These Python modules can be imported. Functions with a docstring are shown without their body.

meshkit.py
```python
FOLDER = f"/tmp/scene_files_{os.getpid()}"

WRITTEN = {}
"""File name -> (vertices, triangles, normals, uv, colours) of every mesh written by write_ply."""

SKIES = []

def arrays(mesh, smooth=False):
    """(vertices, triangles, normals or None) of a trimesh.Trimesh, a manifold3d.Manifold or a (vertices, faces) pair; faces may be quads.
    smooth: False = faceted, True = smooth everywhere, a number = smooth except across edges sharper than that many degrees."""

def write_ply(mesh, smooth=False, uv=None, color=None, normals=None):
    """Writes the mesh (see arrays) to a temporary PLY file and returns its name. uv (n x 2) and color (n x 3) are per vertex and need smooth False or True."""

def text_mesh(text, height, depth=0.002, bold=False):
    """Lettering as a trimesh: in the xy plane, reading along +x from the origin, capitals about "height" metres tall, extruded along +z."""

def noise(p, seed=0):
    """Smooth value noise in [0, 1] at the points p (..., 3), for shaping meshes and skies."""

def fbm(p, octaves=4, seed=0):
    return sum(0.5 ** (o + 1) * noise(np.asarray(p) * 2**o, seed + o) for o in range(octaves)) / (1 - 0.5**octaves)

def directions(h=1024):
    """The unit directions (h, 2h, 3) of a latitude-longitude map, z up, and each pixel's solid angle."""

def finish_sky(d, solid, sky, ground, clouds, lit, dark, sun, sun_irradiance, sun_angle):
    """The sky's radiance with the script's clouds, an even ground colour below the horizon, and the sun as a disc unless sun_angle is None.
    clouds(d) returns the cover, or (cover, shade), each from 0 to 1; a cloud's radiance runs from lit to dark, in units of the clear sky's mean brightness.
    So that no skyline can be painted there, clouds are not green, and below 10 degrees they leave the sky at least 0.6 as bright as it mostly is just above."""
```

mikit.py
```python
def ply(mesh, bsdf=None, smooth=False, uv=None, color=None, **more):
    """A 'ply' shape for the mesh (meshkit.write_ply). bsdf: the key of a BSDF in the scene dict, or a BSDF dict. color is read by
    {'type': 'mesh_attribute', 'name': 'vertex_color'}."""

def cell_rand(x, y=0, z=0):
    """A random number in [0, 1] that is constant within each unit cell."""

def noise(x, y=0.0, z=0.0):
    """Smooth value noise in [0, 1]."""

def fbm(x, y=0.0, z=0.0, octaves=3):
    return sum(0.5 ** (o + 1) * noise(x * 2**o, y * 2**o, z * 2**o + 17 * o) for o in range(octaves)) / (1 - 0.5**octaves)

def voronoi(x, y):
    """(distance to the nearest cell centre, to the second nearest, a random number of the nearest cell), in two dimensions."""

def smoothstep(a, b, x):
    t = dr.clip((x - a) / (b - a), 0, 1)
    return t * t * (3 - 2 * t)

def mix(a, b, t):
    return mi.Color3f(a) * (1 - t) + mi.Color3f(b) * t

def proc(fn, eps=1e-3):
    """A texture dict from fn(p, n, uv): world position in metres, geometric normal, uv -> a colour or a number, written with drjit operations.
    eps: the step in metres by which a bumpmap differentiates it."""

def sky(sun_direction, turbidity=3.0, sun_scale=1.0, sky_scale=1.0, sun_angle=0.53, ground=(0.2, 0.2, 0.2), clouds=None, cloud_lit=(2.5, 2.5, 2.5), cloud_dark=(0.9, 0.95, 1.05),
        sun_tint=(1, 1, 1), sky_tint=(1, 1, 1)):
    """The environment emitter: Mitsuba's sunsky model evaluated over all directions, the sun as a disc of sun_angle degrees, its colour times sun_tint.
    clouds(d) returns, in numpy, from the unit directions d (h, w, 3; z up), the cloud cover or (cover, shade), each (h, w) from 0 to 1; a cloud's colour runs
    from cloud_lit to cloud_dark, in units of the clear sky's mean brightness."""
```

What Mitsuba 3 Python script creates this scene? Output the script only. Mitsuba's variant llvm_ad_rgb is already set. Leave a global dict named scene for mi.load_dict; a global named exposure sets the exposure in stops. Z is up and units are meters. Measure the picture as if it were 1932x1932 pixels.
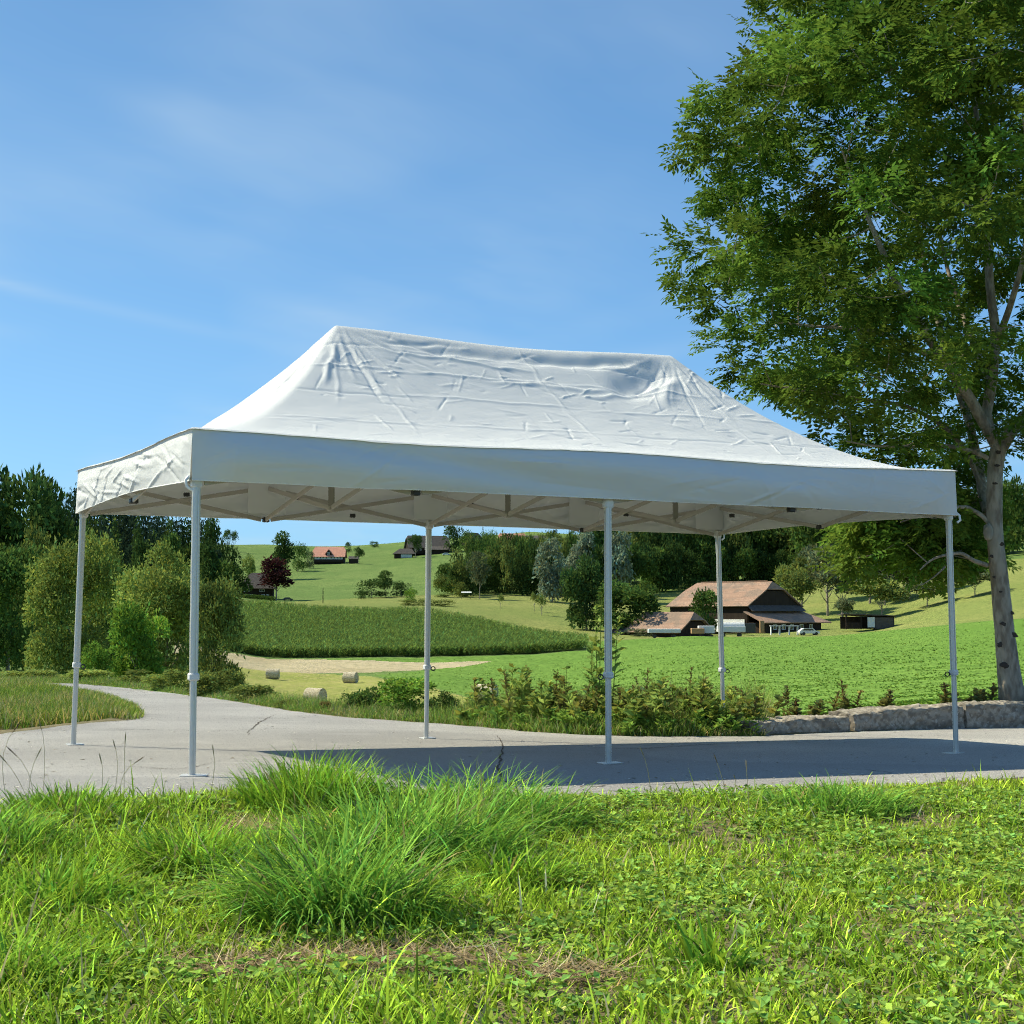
import math, numpy as np, trimesh, mitsuba as mi, mikit, meshkit
import drjit as dr
from shapely.geometry import Polygon, Point, LineString
import shapely
from scipy.interpolate import RBFInterpolator
T = mi.ScalarTransform4f
R = np.random.default_rng

# ------------------------------------------------------------------ camera, daylight, exposure
EYE, PITCH, FOCAL = 1.039, 0.071, 2700.0 / 1932.0          # focal length in picture widths
SUN_AZ, SUN_EL = math.radians(163), math.radians(48.5)
SUN = [math.cos(SUN_EL) * math.cos(SUN_AZ), math.cos(SUN_EL) * math.sin(SUN_AZ), math.sin(SUN_EL)]
exposure = 2.25
scene, labels = {'type': 'scene'}, {}
scene['camera'] = {'type': 'perspective', 'fov': 2 * math.degrees(math.atan(0.5 / FOCAL)), 'fov_axis': 'x', 'near_clip': 0.05, 'far_clip': 6000.0,
                   'to_world': T().look_at(origin=[0, 0, EYE], target=[0, math.cos(PITCH), EYE + math.sin(PITCH)], up=[0, 0, 1])}


def cirrus(d):
    az, el = np.arctan2(d[..., 0], d[..., 1]), np.arcsin(np.clip(d[..., 2], -1, 1))
    x, y = d[..., 0] / np.maximum(d[..., 2], .04), d[..., 1] / np.maximum(d[..., 2], .04)
    p = np.stack([x * .55 + y * .25, y * .22 - x * .1, x * 0], -1)
    big = meshkit.fbm(p * 1.3 + 7.3, 4, 5)
    fine = meshkit.fbm(np.stack([x * 1.1 + y * .8, y * 1.6 - x * 2.2, x * 0], -1), 5, 9)
    veil = np.clip((big - .44) * 3.0, 0, 1) * (.1 + 1.5 * np.clip(fine - .25, 0, 1))
    t = (az + .36) / .21                                    # a thin streak low in the west
    streak = np.exp(-((el - (.218 - .036 * t)) / (.0036 + .002 * np.clip(t, 0, 1))) ** 2) * np.clip(1.15 - t, 0, 1) * np.clip(t + 1, 0, 1) * (.4 + fine)
    return np.clip(.85 * veil + .20 * streak, 0, .5)


scene['sky'] = mikit.sky(SUN, turbidity=3.0, sky_scale=.77, sun_tint=(.915, 1.02, 1.03), sky_tint=(.755, 1.05, 1.16), clouds=cirrus, cloud_lit=(1.75, 2.2, 2.5), cloud_dark=(1.5, 1.6, 1.7))
labels['sky'] = {'kind': 'structure'}

# ------------------------------------------------------------------ helpers


def numbered(name):
    if not any(k == name or k.startswith(name + '__') for k in list(scene) + list(labels)):
        return name
    i = 1
    while any(k == f'{name}_{i:03d}' or k.startswith(f'{name}_{i:03d}__') for k in USED.get(name, ())):
        i += 1
    return f'{name}_{i:03d}'


USED, COUNT = {}, {}


def key_for(name):
    n = COUNT.get(name, 0)
    COUNT[name] = n + 1
    return name if n == 0 else f'{name}_{n:03d}'


def thing(name, label, cat, group=None):
    key = key_for(name)
    labels[key] = {'label': label, 'category': cat}
    if group:
        labels[key]['group'] = group
    return key


def put(name, mesh, bsdf, parent=None, smooth=False, color=None, to_world=None, label=None, kind=None, ply=None):
    key = key_for(f'{parent}__{name}' if parent else name)
    d = dict(ply) if ply else mikit.ply(mesh, bsdf, smooth=smooth, color=color)
    if to_world is not None:
        d['to_world'] = to_world
    scene[key] = d
    if label or kind:
        labels.setdefault(key, {})
        if label:
            labels[key]['label'] = label
        if kind:
            labels[key]['kind'] = kind
    return key


def one(name, mesh, bsdf, label, cat, group=None, **k):
    key = put(name, mesh, bsdf, **k)
    labels[key] = {**labels.get(key, {}), 'label': label, 'category': cat}
    if group:
        labels[key]['group'] = group
    return key


class MB:
    """collects vertices, faces and vertex colours"""
    def __init__(self):
        self.v, self.f, self.c, self.n = [], [], [], 0

    def add(self, v, f, c=(1, 1, 1)):
        v = np.asarray(v, float)
        f = np.asarray(f, int)
        if f.shape[1] == 4:
            f = np.vstack([f[:, [0, 1, 2]], f[:, [0, 2, 3]]])
        self.v.append(v)
        self.f.append(f + self.n)
        self.c.append(np.broadcast_to(np.asarray(c, float), (len(v), 3)))
        self.n += len(v)
        return self

    def mesh(self, m, c=(1, 1, 1)):
        return self.add(m.vertices, m.faces, c)

    def get(self):
        return np.vstack(self.v), np.vstack(self.f)

    def col(self):
        return np.vstack(self.c)


def norm(a):
    return a / np.maximum(np.linalg.norm(a, axis=-1, keepdims=True), 1e-9)


def box(sx, sy, sz, c=(0, 0, 0), rot=None, bevel=0.0):
    if bevel:
        pts = np.array([[x * (sx / 2 - bevel * (i != 0)), y * (sy / 2 - bevel * (i != 1)), z * (sz / 2 - bevel * (i != 2))] for x in (-1, 1) for y in (-1, 1) for z in (-1, 1) for i in range(3)])
        m = trimesh.convex.convex_hull(pts)
    else:
        m = trimesh.creation.box((sx, sy, sz))
    if rot is not None:
        m.apply_transform(rot)
    m.apply_translation(c)
    return m


def frame(p, q):
    """a turn that takes +x to the direction from p to q, keeping z up as far as it can"""
    x = norm(np.asarray(q, float) - p)
    y = norm(np.cross([0, 0, 1.0], x)) if abs(x[2]) < .999 else np.array([0, 1.0, 0])
    m = np.eye(4)
    m[:3, 0], m[:3, 1], m[:3, 2] = x, y, np.cross(x, y)
    return m


def bar(p, q, w, h, bevel=.003):
    p, q = np.asarray(p, float), np.asarray(q, float)
    return box(np.linalg.norm(q - p), w, h, (p + q) / 2, frame(p, q), bevel)


def tube(pts, rad, sides=8, cap=True):
    pts = np.asarray(pts, float)
    rad = np.broadcast_to(np.asarray(rad, float), len(pts))
    t = norm(np.gradient(pts, axis=0))
    ref = np.array([.37, .91, .19]) if abs(t[:, 2]).mean() > .7 else np.array([.05, .08, 1.0])
    a = norm(np.cross(t, ref))
    b = np.cross(t, a)
    th = np.arange(sides) / sides * 2 * np.pi
    v = pts[:, None] + rad[:, None, None] * (np.cos(th)[None, :, None] * a[:, None] + np.sin(th)[None, :, None] * b[:, None])
    i, j = np.meshgrid(np.arange(len(pts) - 1), np.arange(sides), indexing='ij')
    k = (j + 1) % sides
    f = np.stack([i * sides + j, i * sides + k, (i + 1) * sides + k, (i + 1) * sides + j], -1).reshape(-1, 4)
    f = np.vstack([f[:, [0, 1, 2]], f[:, [0, 2, 3]]])
    v = v.reshape(-1, 3)
    if cap:
        n = len(v)
        v = np.vstack([v, pts[:1], pts[-1:]])
        jj = np.arange(sides)
        kk = (jj + 1) % sides
        f = np.vstack([f, np.stack([np.full(sides, n), kk, jj], -1), np.stack([np.full(sides, n + 1), (len(pts) - 1) * sides + jj, (len(pts) - 1) * sides + kk], -1)])
    return v, f


def leaves(mb, c, axis, nrm, length, width, col, fold=.18):
    """one folded kite per leaf"""
    n = len(c)
    axis = norm(axis)
    side = norm(np.cross(nrm, axis))
    up = np.cross(axis, side)
    L, W = np.broadcast_to(length, n)[:, None], np.broadcast_to(width, n)[:, None]
    v = np.stack([c, c + axis * L * .45 + side * W * .5 + up * W * fold, c + axis * L, c + axis * L * .45 - side * W * .5 + up * W * fold], 1).reshape(-1, 3)
    i = np.arange(n)[:, None] * 4
    f = np.vstack([i + [0, 1, 2], i + [0, 2, 3]])
    mb.add(v, f, np.repeat(np.broadcast_to(col, (n, 3)), 4, 0))


def blades(mb, p, az, length, lean, bend, width, col, seg=4, twist=0.0):
    """grass blades: strips that start upright and lean over along az; lean and bend in radians at the foot and towards the tip"""
    n = len(p)
    out = np.stack([np.cos(az), np.sin(az), az * 0], -1)
    side = np.stack([-np.sin(az + twist), np.cos(az + twist), az * 0], -1)
    pos, vs = p.copy(), []
    for s in range(seg + 1):
        t = s / seg
        w = (width * (1 - t) ** .7 * (1 if s else .8))[:, None] / 2
        if s < seg:
            vs += [pos - side * w, pos + side * w]
        else:
            vs += [pos]
        a = lean + bend * (t + .5 / seg)
        pos = pos + (out * np.sin(a)[:, None] + np.array([0, 0, 1.0]) * np.cos(a)[:, None]) * (length / seg)[:, None]
    m = 2 * seg + 1
    v = np.stack(vs, 1).reshape(-1, 3)
    i = np.arange(n)[:, None] * m
    f = []
    for s in range(seg - 1):
        f += [i + [2 * s, 2 * s + 1, 2 * s + 3], i + [2 * s, 2 * s + 3, 2 * s + 2]]
    f += [i + [2 * seg - 2, 2 * seg - 1, 2 * seg]]
    mb.add(v, np.vstack(f), np.repeat(np.broadcast_to(col, (n, 3)), m, 0))


def vary(r, n, base, dv=.25, dh=.12):
    """real leaf-to-leaf differences of colour"""
    k = np.exp(r.normal(0, dv, (n, 1)))
    h = r.normal(0, dh, (n, 1))
    return np.clip(np.asarray(base) * k * np.hstack([1 + h * 1.2, 1 + h * .1, 1 - h]), .004, .9)


# ------------------------------------------------------------------ materials
def surf(fn, rough=.9, bump=None, scale=1.0, spec=.2):
    b = {'type': 'principled', 'base_color': mikit.proc(fn), 'roughness': rough, 'specular': spec}
    if bump:
        b = {'type': 'bumpmap', 'arbitrary': mikit.proc(bump, eps=4e-3), 'scale': scale, 'bsdf': b}
    return {'type': 'twosided', 'bsdf': b}


def flat(rgb, rough=.6, metallic=0.0, spec=.5):
    return {'type': 'twosided', 'bsdf': {'type': 'principled', 'base_color': {'type': 'rgb', 'value': list(rgb)}, 'roughness': rough, 'metallic': metallic, 'specular': spec}}


def vcol(rough=.8, spec=.3):
    return {'type': 'twosided', 'bsdf': {'type': 'principled', 'base_color': {'type': 'mesh_attribute', 'name': 'vertex_color'}, 'roughness': rough, 'specular': spec}}


n_, f_, mixc, ss = mikit.noise, mikit.fbm, mikit.mix, mikit.smoothstep


def field(a, b, c, k=1.0, yellow=.5):
    def fn(p, n, uv):
        big = f_(p.x * .012 * k, p.y * .012 * k, 0, 3)
        mid = f_(p.x * .11 * k, p.y * .07 * k, 3.0, 3)
        fine = f_(p.x * 1.1 * k, p.y * .8 * k, 9.0, 3)
        col = mixc(a, b, ss(.3, .7, mid * .6 + big * .4))
        return mixc(col, c, ss(.45, .75, fine) * yellow)
    return fn


def m_asphalt(p, n, uv):
    g = n_(p.x * 160, p.y * 160, 0)
    g2 = n_(p.x * 60, p.y * 60, 4)
    big = f_(p.x * .7, p.y * .7, 2, 4)
    pale = ss(.6, .78, f_(p.x * 2.2, p.y * 5.5, 7, 4)) * ss(.45, .6, f_(p.x * .5, p.y * .6, 3, 2))
    col = mixc((.262, .254, .239), (.33, .32, .30), ss(.3, .7, big))
    col = mixc(col, (.115, .112, .108), ss(.5, .9, g) * .55)
    col = mixc(col, (.36, .35, .33), ss(.62, .9, g2) * .3 + pale * .35)
    crack = dr.abs(f_(p.x * .55, p.y * .55, 21, 5) - .5)
    some = ss(.5, .6, f_(p.x * .35, p.y * .35, 5, 2))
    worn = ss(.52, .56, f_(p.x * .28 + p.y * .1, p.y * .34, 41, 2))
    col = mixc(col, (.16, .155, .15), worn * .35)
    return mixc(col, (.055, .052, .05), (1 - ss(.0, .007, crack)) * some * .85)


def m_soil(p, n, uv):
    return mixc((.10, .085, .045), (.19, .16, .085), f_(p.x * 14, p.y * 14, 1, 4))


def m_wall(p, n, uv):
    g = f_(p.x * 22, p.y * 22, p.z * 22, 4)
    b = f_(p.x * 3.2, p.y * 3.2, p.z * 5, 4)
    lich = ss(.60, .66, f_(p.x * 24, p.y * 24, p.z * 24 + 5, 4))
    col = mixc((.20, .175, .14), (.34, .305, .25), ss(.35, .65, g))
    col = mixc(col, (.11, .10, .085), ss(.5, .7, b) * .6)
    return mixc(col, (.50, .475, .41), lich * .5)


def m_bark(p, n, uv):
    g = f_(p.x * 26, p.y * 26, p.z * 7, 4)
    b = f_(p.x * 4, p.y * 4, p.z * 2.5, 3)
    col = mixc((.20, .165, .125), (.37, .32, .25), ss(.3, .7, g))
    return mixc(col, (.40, .38, .31), ss(.52, .7, b) * .5)


def m_tile(p, n, uv):
    r = mikit.cell_rand((p.x + p.y) * 1.6, p.z * 3.0, 0) * .6 + f_(p.x * 1.2, p.y * 1.2, p.z * 2, 3) * .4
    b = f_(p.x * .4, p.y * .4, p.z * .7, 4)
    col = mixc((.25, .155, .108), (.37, .245, .178), r)
    return mixc(col, (.20, .155, .12), ss(.46, .62, b) * .7)


def m_darkwood(p, n, uv):
    return mixc((.018, .013, .010), (.045, .032, .024), f_(p.x * 3.0, p.y * 3.0, p.z * .5, 3))


def m_straw(p, n, uv):
    g = f_(p.x * 9, p.y * 9, p.z * 30, 4)
    return mixc((.27, .225, .14), (.60, .54, .40), ss(.3, .7, g))


def m_roofdark(p, n, uv):
    return mixc((.055, .050, .048), (.11, .10, .095), f_(p.x * 1.5, p.y * 1.5, p.z * 3, 3))


def m_fabric(p, n, uv):
    return mixc((.625, .64, .645), (.675, .69, .688), f_(p.x * 1.6, p.y * 1.6, p.z * 1.6, 3))


def relief(p, n, uv):
    return f_(p.x * .55, p.y * .55, 3, 4) + .25 * n_(p.x * 3.1, p.y * 3.1, 1)


scene['mat_asphalt'] = surf(m_asphalt, .85, lambda p, n, uv: f_(p.x * 70, p.y * 70, 0, 2), .004)
scene['mat_soil'] = surf(m_soil)
scene['mat_hay'] = surf(field((.20, .225, .048), (.255, .265, .065), (.32, .29, .11), 1.6, .7), .9, relief, .5)
scene['mat_stubble'] = surf(field((.33, .275, .16), (.40, .34, .21), (.24, .22, .11), 1.2), .9, relief, .5)
scene['mat_green'] = surf(field((.115, .215, .032), (.14, .245, .04), (.085, .165, .026), 2.0, .55), .9, relief, .9)
scene['mat_meadow'] = surf(field((.165, .20, .05), (.21, .225, .065), (.11, .145, .035), 1.3, .7), .9, relief, .5)
scene['mat_pasture'] = surf(field((.10, .165, .038), (.14, .20, .052), (.08, .13, .032), 1.2, .7), .9, relief, .5)
scene['mat_maizesoil'] = surf(field((.05, .09, .02), (.065, .11, .025), (.04, .06, .02)))
scene['mat_wall'] = surf(m_wall, .95, lambda p, n, uv: f_(p.x * 30, p.y * 30, p.z * 30, 3), .02)
scene['mat_bark'] = surf(m_bark, .9, lambda p, n, uv: f_(p.x * 40, p.y * 40, p.z * 9, 3), .008)
scene['mat_tile'] = surf(m_tile, .85)
scene['mat_darkwood'] = surf(m_darkwood, .85)
scene['mat_roofdark'] = surf(m_roofdark, .85)
scene['mat_straw'] = surf(m_straw, .95)
scene['mat_leaf'] = {'type': 'principledthin', 'base_color': {'type': 'mesh_attribute', 'name': 'vertex_color'}, 'roughness': .30, 'eta': 1.42, 'diff_trans': .68}
scene['mat_grass'] = {'type': 'principledthin', 'base_color': {'type': 'mesh_attribute', 'name': 'vertex_color'}, 'roughness': .30, 'eta': 1.33, 'diff_trans': .6}
scene['mat_fabric'] = {'type': 'principledthin', 'base_color': mikit.proc(m_fabric), 'roughness': .6, 'eta': 1.35, 'diff_trans': .06}
scene['mat_alu'] = flat((.60, .60, .575), .42, .5)
scene['mat_frame'] = flat((.40, .375, .33), .55, .15)
scene['mat_post'] = flat((.26, .25, .22), .5, .2)
scene['mat_plastic'] = flat((.60, .61, .60), .45)
scene['mat_black'] = flat((.018, .018, .02), .45)
scene['mat_white'] = flat((.78, .78, .76), .6)
scene['mat_paint'] = vcol(.6, .4)
scene['mat_glass'] = flat((.03, .035, .04), .12, 0, .6)
scene['mat_scar'] = flat((.055, .044, .035), .95)
from scipy.ndimage import map_coordinates
# ------------------------------------------------------------------ the land: heights surveyed along bearings (bearing number, [(metres away, slope row)...])
HOR, F0 = 1157.0, 2700.0
SURVEY = {
    -400: [(12, 1400), (20, 1340), (26, 1303), (32, 1287), (40, 1280), (55, 1275), (90, 1262), (200, 1190), (300, 1140), (400, 1100), (500, 1075), (700, 1045), (900, 1025), (1100, 1020), (1400, 1030), (2200, 1100)],
    100: [(12, 1400), (20, 1340), (26, 1303), (32, 1287), (40, 1280), (55, 1275), (90, 1262), (200, 1190), (300, 1150), (400, 1110), (500, 1085), (700, 1050), (900, 1030), (1100, 1028), (1400, 1040), (2200, 1100)],
    300: [(18, 1320), (22, 1303), (30, 1300), (40, 1295), (60, 1290), (90, 1285), (120, 1262), (200, 1215), (300, 1160), (400, 1120), (500, 1095), (700, 1060), (900, 1030), (1100, 1025), (1400, 1040), (2200, 1100)],
    500: [(18, 1333), (25, 1355), (40, 1360), (60, 1352), (90, 1335), (120, 1314), (160, 1280), (200, 1258), (222, 1240), (240, 1222), (260, 1205), (300, 1170), (330, 1146), (360, 1141), (400, 1140), (430, 1138), (500, 1125), (600, 1103), (700, 1078), (780, 1058), (850, 1045), (950, 1031), (1050, 1026), (1250, 1040), (2200, 1100)],
    800: [(17, 1360), (25, 1375), (40, 1375), (60, 1360), (90, 1335), (120, 1312), (160, 1280), (200, 1258), (222, 1240), (240, 1222), (260, 1208), (300, 1180), (340, 1155), (380, 1147), (430, 1134), (500, 1117), (600, 1092), (700, 1067), (800, 1045), (900, 1028), (950, 1022), (1050, 1017), (1250, 1032), (2200, 1100)],
    1000: [(15, 1380), (25, 1385), (40, 1375), (60, 1350), (90, 1325), (120, 1308), (160, 1276), (200, 1245), (222, 1234), (240, 1222), (260, 1212), (300, 1195), (340, 1180), (380, 1160), (430, 1140), (480, 1124), (600, 1085), (700, 1055), (800, 1025), (900, 1010), (1000, 1002), (1250, 1020), (2200, 1100)],
    1300: [(14, 1384), (18, 1380), (25, 1370), (40, 1345), (60, 1315), (80, 1290), (100, 1272), (150, 1240), (200, 1217), (250, 1200), (265, 1198), (300, 1205), (350, 1190), (400, 1172), (450, 1148), (500, 1122), (520, 1112), (600, 1085), (800, 1040), (1000, 1010), (1250, 1020), (2200, 1100)],
    1650: [(13.5, 1375), (15, 1340), (18, 1336), (25, 1328), (40, 1312), (60, 1292), (80, 1274), (100, 1258), (150, 1228), (200, 1207), (250, 1190), (300, 1196), (350, 1172), (400, 1143), (450, 1113), (500, 1088), (600, 1060), (800, 1030), (1000, 1005), (1250, 1012), (2200, 1100)],
    1932: [(14.6, 1365), (16.3, 1323), (18, 1320), (25, 1312), (40, 1295), (60, 1273), (80, 1253), (100, 1238), (150, 1205), (200, 1180), (250, 1160), (300, 1135), (350, 1106), (400, 1080), (450, 1060), (500, 1048), (600, 1030), (800, 1000), (1000, 980), (1250, 990), (2200, 1100)],
    2400: [(15, 1370), (17, 1323), (18, 1320), (25, 1310), (40, 1290), (60, 1266), (80, 1245), (100, 1228), (150, 1195), (200, 1170), (250, 1150), (300, 1125), (350, 1096), (400, 1070), (450, 1050), (500, 1038), (600, 1020), (800, 990), (1000, 970), (1250, 980), (2200, 1100)],
}
_pt, _val = [], []
for u_, col_ in SURVEY.items():
    for D_, v_ in col_:
        _pt.append((math.atan2(u_ - 966, F0) * 6, math.log(D_) * 1.6))
        _val.append((HOR - v_) / F0)
_rbf0 = RBFInterpolator(np.array(_pt), np.array(_val), kernel='linear', neighbors=40, smoothing=.002)
_ga, _gd = np.linspace(-.57 * 6, .57 * 6, 170), np.linspace(math.log(9) * 1.6, math.log(5000) * 1.6, 260)
_tab = _rbf0(np.stack(np.meshgrid(_ga, _gd, indexing='ij'), -1).reshape(-1, 2)).reshape(170, 260)


def _rbf(q):
    return map_coordinates(_tab, [(q[:, 0] - _ga[0]) / (_ga[1] - _ga[0]), (q[:, 1] - _gd[0]) / (_gd[1] - _gd[0])], order=1, mode='nearest')

PL = (-0.01199676, -0.03036292, 0.34238035)


def plane(x, y):
    return PL[0] * x + PL[1] * y + PL[2]


def bearing(u, D):
    """the point D metres ahead on the bearing u (in 1932nds of the picture's width)"""
    t = D * (u - 966) / F0
    return np.array([t, D]) if np.isscalar(D) else np.stack([t, D], -1)


def road_hit(u, v):
    k = (v - HOR) / F0                                     # down per metre
    D = (EYE - PL[2]) / (PL[1] + PL[0] * (u - 966) / F0 + k)
    return bearing(u, D)


ROAD = [(2400, 1366), (1932, 1370), (1815, 1371), (1620, 1377), (1420, 1386), (1250, 1387), (1100, 1384), (1000, 1378), (860, 1365), (670, 1352), (560, 1340), (470, 1325), (380, 1312), (250, 1297), (150, 1288), (60, 1286), (-60, 1287),
        (-60, 1291), (60, 1291), (120, 1299), (200, 1314), (245, 1331), (262, 1345), (258, 1353), (240, 1357), (150, 1364), (80, 1372), (0, 1383), (-300, 1410), (-900, 1470), (-900, 1640), (-200, 1605), (30, 1548), (200, 1517), (480, 1500), (800, 1506), (1000, 1508), (1300, 1494), (1600, 1484), (1932, 1462), (2400, 1440)]
road_poly = Polygon([road_hit(u, v) for u, v in ROAD]).buffer(0)


def signed(poly, x, y):
    """metres outside (+) or inside (-) a polygon"""
    p = shapely.points(np.ravel(x), np.ravel(y))
    shapely.prepare(poly)
    d = shapely.distance(poly.exterior, p)
    return np.where(shapely.contains(poly, p), -d, d).reshape(np.shape(x))


def sstep(a, b, x):
    t = np.clip((x - a) / (b - a), 0, 1)
    return t * t * (3 - 2 * t)


def height(x, y, sink=0.0):
    x, y = np.asarray(x, float), np.asarray(y, float)
    th, D = np.arctan2(x, np.maximum(y, .5)), np.hypot(x, y)
    Dy = np.maximum(y, .3 * D)
    th = np.clip(th, -.56, .56)
    q = np.stack([th * 6, np.log(np.maximum(Dy, 10)) * 1.6], -1).reshape(-1, 2)
    far = (EYE + _rbf(q).reshape(x.shape) * Dy) + .05 * (meshkit.fbm(np.stack([x * .35, y * .35, x * 0], -1), 3, 3) - .5) * np.clip(Dy / 20, .4, 4)
    turned = sstep(1.0, 1.9, np.abs(np.arctan2(x, y)))
    far = far * (1 - turned) + turned * 0
    bank = .085 + .07 * (meshkit.fbm(np.stack([x * .9, y * .9, x * 0], -1), 3, 11) - .5) - .012 * x + sstep(4, 0, y) * -.12
    near = sstep(6.2, 7.4, y + .05 * np.abs(x))
    z = bank * (1 - near) + plane(x, y) * near
    w = sstep(9.0, 11.0, D)
    local = D < 75
    out = z * (1 - w) + far * w
    if local.any():
        s = signed(road_poly, x[local], y[local])
        k = sstep(.55, 0, s)
        flatz = plane(x[local], y[local]) - sink * sstep(.0, -.25, s)
        edge = np.where(D[local] < 8.5, 0, 1)
        out[local] = out[local] * (1 - k) + (flatz + .03 * edge * sstep(0, .2, s)) * k
    return out


def ground(x, y):
    return float(height(np.array([float(x)]), np.array([float(y)]))[0])


def at(u, D, dz=0.0):
    x, y = bearing(u, D)
    return np.array([x, y, ground(x, y) + dz])


def level(v, D):
    """height above datum of slope row v at D metres"""
    return EYE + (HOR - v) * D / F0


th = np.radians(np.unique(np.concatenate([np.linspace(-180, -32, 30), np.linspace(-32, -21, 40), np.linspace(-21, 21, 330), np.linspace(21, 32, 40), np.linspace(32, 180, 30)])))[:-1]
rr = np.concatenate([[0.0, .8, 1.6], np.arange(2.2, 22, .16), np.geomspace(22, 60, 70), np.geomspace(61, 190, 110), np.geomspace(191, 560, 190), np.geomspace(565, 1300, 100), np.geomspace(1350, 4500, 14)])
TH, RR = np.meshgrid(th, rr, indexing='ij')
X, Y = RR * np.sin(TH), RR * np.cos(TH)
Z = height(X, Y, sink=.09)
Z = np.where(RR > 1500, np.minimum(Z, 30), Z)
V = np.stack([X, Y, Z], -1)
i_, j_ = np.meshgrid(np.arange(len(th)), np.arange(len(rr) - 1), indexing='ij')
k_ = (i_ + 1) % len(th)
nr = len(rr)
Q = np.stack([i_ * nr + j_, k_ * nr + j_, k_ * nr + j_ + 1, i_ * nr + j_ + 1], -1).reshape(-1, 4)[:, ::-1]
V = V.reshape(-1, 3)
cen = V[Q].mean(1)


def zone(pts):
    return Polygon([bearing(u, D) for u, D in pts])


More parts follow.
